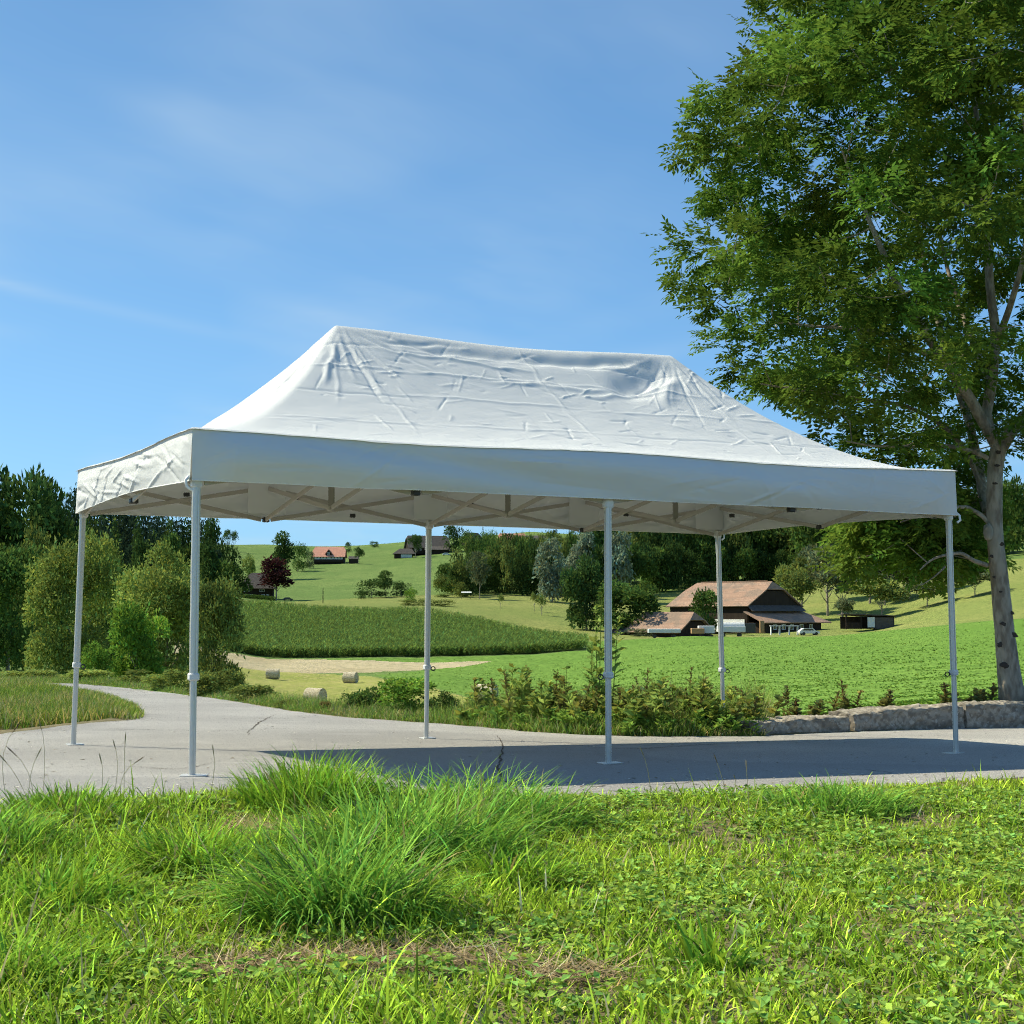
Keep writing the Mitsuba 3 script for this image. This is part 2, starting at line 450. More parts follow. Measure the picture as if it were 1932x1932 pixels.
ZONES = [('stubble_field', zone([(330, 187), (330, 222), (600, 221), (930, 207), (880, 197), (700, 187)]), 'mat_stubble'),
         ('hay_field', zone([(330, 40), (330, 188), (560, 189), (700, 176), (800, 150), (880, 118), (930, 100), (930, 60), (860, 35)]), 'mat_hay'),
         ('maize_ground', zone([(330, 224), (1110, 224), (1110, 262), (1000, 300), (900, 335), (750, 350), (560, 358), (430, 352), (330, 345)]), 'mat_maizesoil'),
         ('green_field', Polygon([bearing(700, 179), bearing(800, 152), bearing(880, 120), bearing(930, 102), bearing(930, 60), bearing(900, 20), (20, 14.5), (60, 25), (140, 200), (110, 262), *[bearing(u, d) for u, d in ((1932, 235), (1650, 262), (1300, 275), (1110, 262), (1110, 222), (600, 222), (930, 207))]]).buffer(0), 'mat_green'),
         ('hill_meadow', Polygon([*[bearing(u, d) for u, d in ((330, 340), (330, 440), (560, 450), (690, 470), (800, 480), (1000, 485), (1300, 515), (1650, 520), (1932, 480), (2600, 470))], (200, 262), *[bearing(u, d) for u, d in ((1932, 237), (1650, 264), (1300, 277), (1110, 264), (1000, 302), (900, 337), (750, 351), (560, 360))]]).buffer(0), 'mat_meadow')]
near_soil = Polygon([(-14, -14), (14, -14), (14, 9), (-14, 9)])
which = np.full(len(Q), -1)
far_ = np.hypot(cen[:, 0], cen[:, 1]) < 700
cp = shapely.points(cen[:, 0], cen[:, 1])
for zi, (_, poly, _m) in enumerate(ZONES):
    shapely.prepare(poly)
    inside = np.zeros(len(Q), bool)
    inside[far_] = shapely.contains(poly, cp[far_])
    which[inside & (which < 0)] = zi
which[(which < 0) & (np.hypot(cen[:, 0], cen[:, 1]) < 21)] = 90
for zi, name, m in [(i, z[0], z[2]) for i, z in enumerate(ZONES)] + [(90, 'bank_soil', 'mat_soil'), (-1, 'hill_pasture', 'mat_pasture')]:
    q = Q[which == zi]
    idx, inv = np.unique(q, return_inverse=True)
    put(name, (V[idx], inv.reshape(q.shape)), m, smooth=True, kind='structure')

# asphalt: its own sheet with a rough broken edge
_in = road_poly
_ring = np.array(_in.exterior.segmentize(.12).coords)[:-1]
_jit = (meshkit.fbm(np.c_[_ring * 3.0, _ring[:, 0] * 0], 3, 4) - .5) * .16
_c = Polygon(_ring)
_nrm = norm(np.roll(_ring, -1, 0) - np.roll(_ring, 1, 0)) @ np.array([[0, -1], [1, 0]])
_ring = _ring + _nrm * _jit[:, None]
_poly = Polygon(_ring).buffer(0)
if _poly.geom_type != 'Polygon':
    _poly = max(_poly.geoms, key=lambda g: g.area)
av, af = trimesh.creation.triangulate_polygon(_poly, engine='earcut')
az_ = plane(av[:, 0], av[:, 1]) + .004
put('asphalt_road', (np.c_[av, az_], af if np.cross(av[af[0, 1]] - av[af[0, 0]], av[af[0, 2]] - av[af[0, 0]]) > 0 else af[:, ::-1]), 'mat_asphalt', kind='structure')
# ------------------------------------------------------------------ the white pop-up canopy
YAW, ORG = 0.503, np.array([-1.832, 8.208])
EX, EY_ = np.array([math.cos(YAW), math.sin(YAW)]), np.array([-math.sin(YAW), math.cos(YAW)])
ZE, ZV = 2.135, 1.80                                       # eave and valance hem


def tent(a, b, z):
    """tent coordinates (along the long side, across, up) to the place"""
    a, b, z = np.broadcast_arrays(np.asarray(a, float), np.asarray(b, float), np.asarray(z, float))
    xy = ORG + a[..., None] * EX + b[..., None] * EY_
    return np.concatenate([xy, z[..., None]], -1)


tentk = thing('canopy_tent', 'large white pop-up canopy tent on six metal legs standing on the asphalt', 'canopy tent')
LEGS = {'A': (0, 0, (-1.818, 8.213), 1275, 0), 'B': (0, 3, (-3.292, 10.833), 1253, 1), 'C': (2.84, 0, (.64, 9.583), 1272, -1), 'D': (6, 0, (3.415, 11.105), 1267, -1), 'E': (2.92, 3, (-.728, 12.245), 1257, 1), 'F': (6, 3, (2.014, 13.724), 1262, 1)}
MID = (2.84, 2.92)


def eave(a, b):
    """the eave sags between the legs"""
    m = MID[0] + (MID[1] - MID[0]) * b / 3
    s = np.where(a < m, a / m, (a - m) / (6 - m))
    along = np.sin(np.pi * np.clip(s, 0, 1)) ** 2
    across = np.sin(np.pi * np.clip(b / 3, 0, 1)) ** 2
    k1, k2 = np.minimum(b, 3 - b), np.minimum(a, 6 - a)
    w = np.exp(-k1 / .25)
    return ZE - .020 * along * w - .022 * across * np.exp(-k2 / .25) + (.034 * a / 6 - .037 * (1 - a / 6)) * (1 - b / 3) * .6


na, nb = 760, 380
ga, gb = np.meshgrid(np.linspace(-.036, 6.036, na), np.linspace(-.036, 3.036, nb), indexing='ij')
RA0, RA1, ZR = 1.465, 4.406, 3.14
tf = np.clip(np.minimum(gb, 3 - gb) / 1.5, 0, 1)
te0, te1 = np.clip(ga / RA0, 0, 1), np.clip((6 - ga) / (6 - RA1), 0, 1)


def smin(a, b, k):
    h = np.clip(.5 + .5 * (b - a) / k, 0, 1)
    return b * (1 - h) + a * h - k * h * (1 - h)


hf = tf ** 1.42
he = smin(te0 ** 1.75 * 1.0, te1 ** 2.35, .02)
hh = np.maximum(smin(hf, he, .05), 0)
rough_ = R(5)
gz = eave(ga, gb) + (ZR - ZE + .026 * np.clip((ga - RA0) / (RA1 - RA0), 0, 1)) * hh
ridge_sag = np.sin(np.pi * np.clip((ga - RA0) / (RA1 - RA0), 0, 1)) ** 2
gz -= .045 * ridge_sag * tf ** 6
fabric = np.zeros_like(gz)
fabric += .022 * (meshkit.fbm(np.stack([ga * .9, gb * 1.6, ga * 0], -1), 3, 2) - .5)
fabric += .009 * (meshkit.fbm(np.stack([ga * 4, gb * 9, ga * 0], -1), 3, 8) - .5)
soft = sstep(.02, .2, tf) * sstep(.02, .2, np.minimum(te0, te1))


def crease(p, q, amp, wid, wob=.01, seed=0):
    wob, wid = wob * .55, wid * (.72 if wid < .035 else 1)
    """a fold pressed into the cloth between two places"""
    p, q = np.array(p, float), np.array(q, float)
    L = np.linalg.norm(q - p)
    d = (q - p) / L
    lo, hi = np.minimum(p, q) - wid * 4 - wob * 2, np.maximum(p, q) + wid * 4 + wob * 2
    i0, i1 = np.searchsorted(ga[:, 0], (lo[0], hi[0]))
    j0, j1 = np.searchsorted(gb[0], (lo[1], hi[1]))
    if i1 <= i0 or j1 <= j0:
        return
    xx, yy = ga[i0:i1, j0:j1] - p[0], gb[i0:i1, j0:j1] - p[1]
    s = xx * d[0] + yy * d[1]
    w = -xx * d[1] + yy * d[0] + wob * np.sin(s * 9 + seed) + wob * .6 * np.sin(s * 23 + seed * 2)
    e = np.clip(s / (L * .25), 0, 1) * np.clip((L - s) / (L * .25), 0, 1)
    fabric[i0:i1, j0:j1] += amp * np.exp(-(w / wid) ** 2) * e


for b_, amp in ((.42, .006), (.78, .007), (1.06, .009), (1.3, .007), (2.2, .006), (2.55, .006)):
    for k in range(4):
        crease((.35 + 1.35 * k, b_ + rough_.normal(0, .015)), (1.85 + 1.35 * k, b_ + rough_.normal(0, .02)), amp * rough_.choice([-1, 1, 1]), .016, .012, k)
for a_ in (1.52, 2.95, 4.42):
    for k in range(3):
        crease((a_ + rough_.normal(0, .02), .25 + .42 * k), (a_ + rough_.normal(0, .05), .8 + .42 * k), .006, .017, .02, k)
for a_, s_ in ((RA0, -1), (RA1, 1)):                        # folds that run down from the two peaks
    for k in range(16):
        an = math.radians(200 + 140 * k / 15 + rough_.normal(0, 5))
        r0, r1 = .08 + .1 * rough_.random(), .5 + .55 * rough_.random()
        crease((a_ + r0 * math.cos(an), 1.5 + r0 * math.sin(an)), (a_ + r1 * math.cos(an), 1.5 + r1 * math.sin(an)), rough_.choice([-1, 1]) * (.005 + .006 * rough_.random()), .016 + .012 * rough_.random(), .012, k)
# deep slack folds hanging under the ridge
for p, q, amp, w in (((4.34, 1.38), (3.5, 1.0), -.075, .11), ((4.2, 1.42), (2.75, 1.30), -.04, .05), ((3.0, 1.36), (1.9, 1.30), -.028, .05), ((4.28, 1.28), (3.9, .86), .026, .05), ((3.7, 1.02), (2.3, 1.03), .014, .03), ((4.25, 1.18), (3.2, .90), .016, .03),
                     ((1.62, 1.28), (3.0, 1.18), .016, .022), ((1.7, 1.36), (2.5, 1.42), -.018, .03), ((1.32, 1.4), (1.0, 1.05), -.022, .035), ((1.38, 1.32), (1.12, .82), .02, .03), ((1.25, 1.5), (.85, 1.3), .018, .03), ((1.2, 1.66), (.9, 1.8), -.016, .03)):
    crease(p, q, amp, w, .02, p[0] * 7)
    crease((p[0], 3 - p[1]), (q[0], 3 - q[1]), amp, w, .02, p[0] * 5)
for k in range(620):                                        # small creases from packing
    a0, b0 = rough_.uniform(.2, 5.8), rough_.uniform(.12, 2.88)
    an, ln = rough_.choice([rough_.normal(0, .3), rough_.uniform(0, math.pi)]), rough_.uniform(.06, .30)
    near_peak = np.exp(-min((a0 - RA0) ** 2, (a0 - RA1) ** 2, (a0 - 3) ** 2 * 1.4) / .25)
    crease((a0, b0), (a0 + ln * math.cos(an), b0 + ln * math.sin(an)), rough_.choice([-1, 1]) * rough_.uniform(.002, .0045) * (1 + 1.2 * near_peak), rough_.uniform(.010, .016), .006, k)
lip = np.minimum(np.minimum(ga, 6 - ga), np.minimum(gb, 3 - gb))
gz = gz - .012 * sstep(-.012, -.036, lip) + .006 * (meshkit.noise(np.stack([ga * 9, gb * 9, ga * 0], -1), 5) - .5) * sstep(.0, -.036, lip)
gz = gz + fabric * soft * .85 * (1 - .75 * sstep(.90, .99, tf)) * (1 - .55 * sstep(.10, .0, np.abs(hf - he))) + .2 * fabric * (1 - soft)
fv = tent(ga, gb, gz).reshape(-1, 3)
ii, jj = np.meshgrid(np.arange(na - 1), np.arange(nb - 1), indexing='ij')
fq = np.stack([ii * nb + jj, (ii + 1) * nb + jj, (ii + 1) * nb + jj + 1, ii * nb + jj + 1], -1).reshape(-1, 4)
put('roof', (fv, fq), 'mat_fabric', tentk, smooth=True, label='white wrinkled fabric roof with two peaks and a sagging ridge')


def valance(p, q, seed, strong, arch, label=None):
    L = math.dist(p, q)
    m, k = int(L / .014), 46
    s, t = np.meshgrid(np.linspace(0, 1, m), np.linspace(0, 1, k), indexing='ij')
    a, b = p[0] + (q[0] - p[0]) * s, p[1] + (q[1] - p[1]) * s
    top = eave(np.clip(a, 0, 6), np.clip(b, 0, 3)) - .006
    bot = ZV + arch * (np.sin(np.pi * s) ** 1.3) + .006 * (meshkit.noise(np.stack([s * L * 2, s * 0, s * 0 + seed], -1), seed) - .5)
    z = bot + (top - bot) * t
    n = np.array([q[1] - p[1], -(q[0] - p[0])]) / L
    o = (.085 if strong < .2 else .03) * meshkit.fbm(np.stack([s * L * .7 + t * 1.3, t * .9 - s * L * .1, s * 0 + seed], -1), 2, seed) * np.sin(np.pi * np.clip(t * .95 + .05, 0, 1)) * 1.2
    o += strong * .034 * (meshkit.fbm(np.stack([s * L * 3.2 + t * 3, t * 4 - s * L * 1.2, s * 0 + seed + 3], -1), 4, seed + 1) - .5) * np.sin(np.pi * (t * .9 + .05))
    rg = R(seed)
    for _ in range(int(26 + 16 * strong)):
        s0, t0, an, ln = rg.random() * L, rg.random() * .3, rg.normal(0, .5), rg.uniform(.15, .6)
        d = (s * L - s0) * -math.sin(an) + (t * .33 - t0) * math.cos(an)
        e = (s * L - s0) * math.cos(an) + (t * .33 - t0) * math.sin(an)
        o += rg.choice([-1, 1]) * (.004 + .009 * strong) * np.exp(-(d / .014) ** 2 - (e / ln) ** 4 * 16) * sstep(1, .75, t)
    o *= np.clip(np.sin(np.pi * s) * 8, 0, 1)
    o += .006
    o += -.012 * t                                          # hangs a little outside the hem line
    v = np.stack([*np.moveaxis(ORG + a[..., None] * EX + b[..., None] * EY_ + (o[..., None] + .004) * (n[0] * EX + n[1] * EY_), -1, 0), z], -1)
    i, j = np.meshgrid(np.arange(m - 1), np.arange(k - 1), indexing='ij')
    f = np.stack([i * k + j, (i + 1) * k + j, (i + 1) * k + j + 1, i * k + j + 1], -1).reshape(-1, 4)
    key = put('valance', (v.reshape(-1, 3), f), 'mat_fabric', tentk, smooth=True, label=label)
    hem = MB()                                              # a doubled hem
    hv = v[:, 0]
    hem.add(*tube(hv + [0, 0, .002], .0035, 5))
    put('hem', hem.get(), 'mat_white', key, smooth=True)


valance((-.02, -.02), (6.02, -.02), 21, .199, .004, 'shaded front valance of the canopy')
valance((-.02, 3.02), (-.02, -.02), 33, .55, .03, 'sunlit crumpled valance of the left end')
valance((6.02, -.02), (6.02, 3.02), 47, .5, .02)
valance((6.02, 3.02), (-.02, 3.02), 58, .3, .004)

sec = np.array([(-.0225, -.012), (-.012, -.0225), (-.005, -.0225), (-.005, -.0175), (.005, -.0175), (.005, -.0225), (.012, -.0225), (.0225, -.012), (.0225, -.005), (.0175, -.005), (.0175, .005), (.0225, .005), (.0225, .012), (.012, .0225), (.005, .0225), (.005, .0175), (-.005, .0175), (-.005, .0225), (-.012, .0225), (-.0225, .012), (-.0225, .005), (-.0175, .005), (-.0175, -.005), (-.0225, -.005)])


def profile(p, q, s):
    p, q = np.asarray(p, float), np.asarray(q, float)
    poly = trimesh.creation.extrude_polygon(Polygon(sec * s), 1.0, engine='earcut')
    w = poly.vertices
    xy = w[:, 0, None] * EX + w[:, 1, None] * EY_
    poly.vertices = p + (q - p) * w[:, 2:3] + np.c_[xy, w[:, 0] * 0]
    return poly


for name, (a, b, foot, vcol_, ring) in LEGS.items():
    top = tent(a + (.022 if a == 0 else -.022 if a == 6 else 0), b + (.022 if b == 0 else -.022), 2.075)
    ft = np.array([*foot, plane(*foot) + .004])
    D = foot[1]
    zc = level(vcol_, D)
    mid = ft + (top - ft) * (zc - ft[2]) / (top[2] - ft[2])
    lk = put('leg', profile(mid, top, 1.0), 'mat_alu', tentk)
    put('lower_tube', profile(ft + [0, 0, .008], mid + (top - mid) * .05, .80), 'mat_alu', lk)
    cb = box(.058, .058, .044, mid, frame([0, 0, 0], [*EX, 0]), .008)
    put('clamp', cb, 'mat_plastic', lk)
    if ring:
        c = mid + np.array([.052 * ring, -.01, -.012])
        ph = np.linspace(0, 2 * np.pi, 17)
        put('pull_ring', tube(c + .017 * np.stack([np.cos(ph), ph * 0, np.sin(ph)], -1), .0045, 6), 'mat_black', lk, smooth=True)
    turn = frame([0, 0, 0], [*EX, 0]) if name not in 'A' else frame([0, 0, 0], [1, .05, 0])
    sx = .13 if b == 0 else .10
    plate = box(sx * 1.15, .10, .007, ft + [*(EX * (.012 if name != 'D' else -.03)), .0045], turn, .0015)
    put('foot_plate', plate, 'mat_alu', lk)
    # white corner joint with rounded ears
    if name != 'C':
        j = box(.062, .062, .075, tent(top[0] * 0 + a + (.022 if a == 0 else -.022 if a == 6 else 0), b + (.022 if b == 0 else -.022), 1.80), frame([0, 0, 0], [*EX, 0]), .012)
    else:
        j = box(.07, .05, .06, tent(a, .022, 1.775), frame([0, 0, 0], [*EX, 0]), .01)
    put('slider', j, 'mat_plastic', lk)
    put('top_cap', box(.066, .066, .05, top + [0, 0, -.02], frame([0, 0, 0], [*EX, 0]), .012), 'mat_plastic', lk)
    if name in 'ADF':                                       # a strap that ties the hem to the leg
        s = -1 if a == 0 else 1
        pp = np.array([tent(a + s * .03, b, 1.83), tent(a + s * .055, b - .02, 1.80), tent(a + s * .05, b - .03, 1.765), tent(a + s * .02, b - .03, 1.745)])
        put('strap', tube(trimesh.path.simplify.resample_spline(pp, count=9) if False else pp, .009, 6), 'mat_white', lk, smooth=True)

ZT, ZB = 2.045, 1.795


def node(a, b):
    return np.array([a, b])


def scissor(p, q, gap):
    """two flat bars that cross between two upright nodes"""
    p, q = np.array(p, float), np.array(q, float)
    d = (q - p) / np.linalg.norm(q - p)
    nrm = np.array([-d[1], d[0]]) * gap
    ins = d * .035
    for s, (z0, z1) in ((1, (ZT, ZB)), (-1, (ZB, ZT))):
        P, Qq = p + ins + nrm * s, q - ins + nrm * s
        put('truss_bar', bar(tent(*P, z0), tent(*Qq, z1), .014, .034), 'mat_frame', tentk)
    c = (p + q) / 2
    put('pivot', box(.05, .02, .03, tent(*c, (ZT + ZB) / 2), frame([0, 0, 0], [*(d[0] * EX + d[1] * EY_), 0]), .004), 'mat_black', tentk)


for b in (.03, 2.97):
    m = MID[0] if b < 1 else MID[1]
    xs = [.03, m / 2, m, (m + 6) / 2, 5.97]
    for k in range(4):
        scissor((xs[k], b), (xs[k + 1], b), .011)
    for k in (1, 3):
        for z in (ZT, ZB):
            put('truss_joint', box(.05, .05, .04, tent(xs[k], b, z), frame([0, 0, 0], [*EX, 0]), .006), 'mat_black', tentk)
for a0, a1, post in ((.03, .03, 0), (MID[0] / 2, MID[1] / 2, 1), (MID[0], MID[1], 1), ((MID[0] + 6) / 2, (MID[1] + 6) / 2, 1), (5.97, 5.97, 0)):
    am = (a0 + a1) / 2
    scissor((a0, .03), (am, 1.5), .011)
    scissor((am, 1.5), (a1, 2.97), .011)
    for z in (ZB,) if post else (ZT, ZB):
        put('truss_joint', box(.055, .055, .035, tent(am, 1.5, z - .005), frame([0, 0, 0], [*EX, 0]), .006), 'mat_frame' if post else 'mat_black', tentk)
    if post:
        i = np.argmin(abs(ga[:, 0] - am))
        ztop = gz[i - 8:i + 9, nb // 2 - 8:nb // 2 + 9].min() - .03
        put('center_post', bar(tent(am, 1.5, ZB - .02), tent(am, 1.5, ztop), .042, .042, .004), 'mat_post', tentk)
        put('peak_cap', box(.09, .09, .02, tent(am, 1.5, ztop - .004), frame([0, 0, 0], [*EX, 0]), .006), 'mat_black', tentk)
# short brace tubes clipped along the bars, seen as black ends
for a, b, z in ((.03, .55, 1.93), (.55, .03, 1.93), (.8, 2.94, 1.97), (2.2, 2.94, 1.85), (3.3, 2.93, 1.98), (4.9, 2.93, 1.95), (5.4, 2.0, 1.9), (5.7, 1.2, 1.93), (4.2, .3, 1.93), (3.5, .4, 1.86), (2.3, 1.9, 2.0), (5.2, .5, 1.9)):
    put('clip', box(.045, .03, .032, tent(a, b, z), frame([0, 0, 0], [*EX, 0]), .005), 'mat_black', tentk)
# reinforcing patches sewn inside the far valance
for k, a in enumerate((MID[1] / 2, MID[1], (MID[1] + 6) / 2, 5.86)):
    w = .16
    g, t = np.meshgrid(np.linspace(-w, w, 8), np.linspace(1.84, 2.09, 8), indexing='ij')
    v = tent(a + g, 2.945 - .01 * np.cos(g * 9) + .004 * np.sin(t * 20), t).reshape(-1, 3)
    i, j = np.meshgrid(np.arange(7), np.arange(7), indexing='ij')
    put('fabric_patch', (v, np.stack([i * 8 + j, (i + 1) * 8 + j, (i + 1) * 8 + j + 1, i * 8 + j + 1], -1).reshape(-1, 4)), 'mat_fabric', tentk, smooth=True)
# ------------------------------------------------------------------ trees of the valley: crowns of many leaf clumps, one unit mesh per kind and hue, set up by size
HUES = {'dark': (.060, .108, .030), 'mid': (.090, .155, .036), 'olive': (.17, .215, .056), 'silver': (.21, .265, .175), 'copper': (.062, .024, .025), 'fir': (.036, .066, .036), 'bright': (.17, .29, .044), 'grey': (.14, .17, .085), 'pale': (.26, .325, .078), 'weed': (.20, .21, .062), 'rust': (.19, .13, .05)}
_crowns = {}


def lobes(r, kind):
    n = {'round': 18, 'bush': 22, 'orchard': 15, 'oval': 17, 'willow': 20}[kind]
    cz, rx, rz = {'round': (.60, .33, .30), 'bush': (.46, .33, .40), 'orchard': (.64, .40, .20), 'oval': (.56, .24, .38), 'willow': (.52, .32, .38)}[kind]
    p = norm(r.normal(size=(n, 3))) * (r.random((n, 1)) ** .33)
    rad = r.uniform(.10, .18, n) * {'orchard': 1.0, 'oval': .85}.get(kind, 1)
    p = p * [rx, rx, rz] + [0, 0, cz]
    if kind == 'bush':                                     # a skirt down to the ground
        p[:7, 2] = r.uniform(.06, .2, 7)
        p[:7, :2] *= (.26 / np.maximum(np.linalg.norm(p[:7, :2], axis=1), .05))[:, None]
    return p, rad


def crown_mesh(kind, hue, variant, n, size):
    r = R(hash_(kind) + variant * 131)
    mb = MB()
    if kind == 'conifer':
        z = 1 - r.random(n) ** .62 * .96
        k = np.floor(z * 15)
        an = r.random(n) * 2 * np.pi
        an = np.round((an + k * 2.4) / (2 * np.pi) * 9 + r.normal(0, .22, n)) / 9 * 2 * np.pi + r.normal(0, .12, n) - k * 2.4
        t = r.random(n) ** .6
        rad = ((1 - z) ** .8 * .5 + .012) * t * (.75 + .5 * np.sin(an * 3 + k * 1.7) ** 2)
        out = np.stack([np.cos(an), np.sin(an), an * 0], -1)
        c = out * rad[:, None] + np.stack([z * 0, z * 0, np.clip(np.round(z * 15) / 15 * .6 + z * .4, 0, 1) - rad * .16], -1)
        ax = out + np.array([0, 0, -.45]) + r.normal(0, .35, (n, 3))
        nr = np.array([0, 0, 1.0]) + out * .7 + r.normal(0, .4, (n, 3))
        leaves(mb, c, ax, nr, size * r.uniform(.7, 1.5, n), size * r.uniform(.45, .8, n), vary(r, n, HUES[hue], .3))
    else:
        p, rad = lobes(r, kind)
        k = r.choice(len(p), n, p=rad ** 2 / (rad ** 2).sum())
        d = norm(r.normal(size=(n, 3)))
        d[:, 2] = np.where(d[:, 2] < -.3, -d[:, 2], d[:, 2])
        rough = .55 + .62 * r.random(n) ** .6
        shoot = (r.random(n) < .13) * r.random(n) ** 2 * (0 if hue == 'dark' else .34 if kind == 'bush' else .25)
        c = p[k] + (d + shoot[:, None] * np.array([0, 0, .9])) * (rad[k] * (rough + shoot))[:, None]
        c += .05 * (meshkit.fbm(c * 9 + variant, 2, 3)[:, None] - .5) * d
        if kind == 'willow':
            c[:, 2] -= .14 * r.random(n) * (rough > .95)
        if kind == 'bush':
            c[:, 2] = np.maximum(c[:, 2], .01 + .05 * r.random(n))
        ax = d + r.normal(0, .8, (n, 3)) + ([0, 0, -1.0] if kind == 'willow' else [0, 0, .1])
        nr = d + np.array([0, 0, .4]) + r.normal(0, .55, (n, 3))
        tint = np.exp(r.normal(0, .2, len(p)))[k][:, None]
        leaves(mb, c, ax, nr, size * r.uniform(.6, 1.5, n), size * r.uniform(.4, .75, n), np.clip(vary(r, n, HUES[hue], .25) * tint, .004, .6))
    v, f = mb.get()
    q = np.percentile(np.hypot(v[:, 0], v[:, 1]), 95) * 2
    v = v * [1 / q, 1 / q, 1 / np.percentile(v[:, 2], 99.5)]
    return MB().add(v, f, mb.col())


def hash_(s):
    return sum(ord(ch) * (i + 3) for i, ch in enumerate(s))


def crown(kind, hue, variant=0, n=1500, size=.06):
    k = (kind, hue, variant, n, size)
    if k not in _crowns:
        mb = crown_mesh(kind, hue, variant, n, size)
        _crowns[k] = (mikit.ply(mb.get(), 'mat_leaf', color=mb.col()), mb)
    return _crowns[k]


_trunk = {}


def trunk_ply(kind):
    if kind not in _trunk:
        mb = MB()
        top = {'conifer': .9, 'bush': .4, 'orchard': .5}.get(kind, .6)
        mb.add(*tube(np.array([[0, 0, -.03], [.004, 0, top * .3], [-.006, .005, top * .65], [.004, 0, top]]), [.03, .022, .016, .006], 7))
        r = R(hash_(kind))
        for k in range(5 if kind != 'conifer' else 0):
            an = k * 1.3 + r.random()
            z0 = top * r.uniform(.35, .7)
            mb.add(*tube(np.array([[0, 0, z0], [.1 * math.cos(an), .1 * math.sin(an), z0 + .07], [.2 * math.cos(an), .2 * math.sin(an), z0 + .18]]), [.012, .009, .004], 5))
        _trunk[kind] = mikit.ply(mb.get(), 'mat_bark', smooth=True)
    return _trunk[kind]


def place(x, y, z, w, h, turn=0):
    return T().translate([x, y, z]).rotate([0, 0, 1], turn).scale([w, w, h])


def tree(name, u, D, vtop, wide, kind, hue, label, cat='tree', group=None, variant=0, n=1500, size=.06, vbase=None, deep=.0):
    """a tree on bearing u at D metres whose top reaches slope row vtop; wide = crown width in bearing steps"""
    p = at(u, D, -.05 - deep)
    h = level(vtop, D) - p[2]
    w = wide * D / F0
    key = thing(name, label, cat, group)
    turn = (u * 37 + D * 11) % 360
    put('crown', None, None, key, ply=crown(kind, hue, variant, n, size)[0], to_world=place(*p, w, h, turn))
    put('trunk', None, None, key, ply=trunk_ply(kind), to_world=place(*p, min(w, h) * .9, h, turn))
    return key


def mass(name, label, items, seed):
    """a wood that reads as one: every tree's crown and trunk joined"""
    mb, r = MB(), R(seed)
    for u, D, vtop, wide, kind, hue in items:
        p = at(u, D, -.1)
        h = level(vtop, D) - p[2]
        w = wide * D / F0
        src = crown(kind, hue, int(r.integers(0, 3)), 1300 if kind != 'conifer' else 1100, .075)[1]
        v, f = src.get()
        a = r.random() * 6.28
        rot = np.array([[math.cos(a), -math.sin(a), 0], [math.sin(a), math.cos(a), 0], [0, 0, 1]])
        mb.add((v * [w, w, h]) @ rot.T + p, f, src.col() * np.exp(r.normal(0, .12)))
    key = put(name, mb.get(), 'mat_leaf', color=mb.col(), kind='stuff')
    labels[key]['label'] = label
    return key


r = R(71)
# the fir wood on the left hill
items = []
for k in range(58):
    u = 60 + 345 * (k + r.random()) / 58
    top = np.interp(u, [60, 140, 200, 260, 320, 360, 405], [955, 928, 945, 955, 972, 985, 992]) + r.normal(0, 8)
    items.append((u, r.uniform(400, 440), top, r.uniform(38, 58), 'conifer', r.choice(['fir', 'fir', 'dark'])))
for k in range(30):
    u = 90 + 320 * (k + r.random()) / 30
    items.append((u, r.uniform(365, 395), np.interp(u, [90, 250, 410], [1000, 1010, 1040]) + r.normal(0, 14), r.uniform(30, 44), r.choice(['conifer', 'oval', 'bush']), r.choice(['fir', 'dark', 'mid'])))
mass('forest', 'dark wood of firs covering the slope at the left under the canopy edge', items, 3)
# the broadleaf wood behind the farm
items = []
for k in range(60):
    u = 1105 + 430 * (k + r.random()) / 60
    D = r.uniform(530, 570)
    items.append((u, D, np.interp(u, [1105, 1200, 1300, 1400, 1535], [990, 990, 985, 970, 960]) + r.normal(0, 8), r.uniform(40, 62), r.choice(['round', 'oval', 'bush']), r.choice(['mid', 'dark', 'mid', 'olive'])))
for k in range(44):
    u = 1110 + 400 * (k + r.random()) / 44
    base = np.interp(u, [1110, 1170, 1260, 1420, 1510], [470, 490, 515, 525, 525])
    items.append((u, base + r.uniform(0, 10), np.interp(u, [1110, 1200, 1300, 1510], [1040, 1030, 1045, 1040]) + r.normal(0, 10), r.uniform(32, 50), r.choice(['bush', 'round', 'bush']), r.choice(['mid', 'dark', 'dark', 'mid'])))
for k in range(52):
    u = 1500 + 700 * (k + r.random()) / 52
    D = r.uniform(500, 560)
    items.append((u, D, np.interp(u, [1500, 1700, 1900, 2200], [965, 940, 930, 900]) + r.normal(0, 14), r.uniform(50, 72), r.choice(['round', 'bush']), r.choice(['mid', 'dark', 'mid'])))
mass('woodland', 'broadleaf wood closing the valley above the brown farmhouse', items, 4)
# the thicket below the hilltop farm
items = []
for k in range(54):
    u = 828 + 262 * (k + r.random()) / 54
    base = np.interp(u, [828, 900, 1000, 1090], [455, 468, 478, 478]) + r.uniform(0, 34)
    items.append((u, base, np.interp(u, [828, 860, 900, 960, 1020, 1090], [1078, 1058, 1050, 1030, 1022, 1020]) + r.normal(0, 12) + 26 * (k % 2), r.uniform(26, 44), r.choice(['bush', 'round', 'bush']), r.choice(['mid', 'dark', 'olive', 'mid'])))
for k in range(26):
    u = 880 + 220 * (k + r.random()) / 26
    items.append((u, r.uniform(560, 640), np.interp(u, [880, 960, 1100], [1016, 1012, 1005]) + r.normal(0, 5), r.uniform(20, 34), 'bush', r.choice(['mid', 'dark', 'olive'])))
mass('thicket', 'thick band of trees and bushes below the hilltop farm', items, 5)

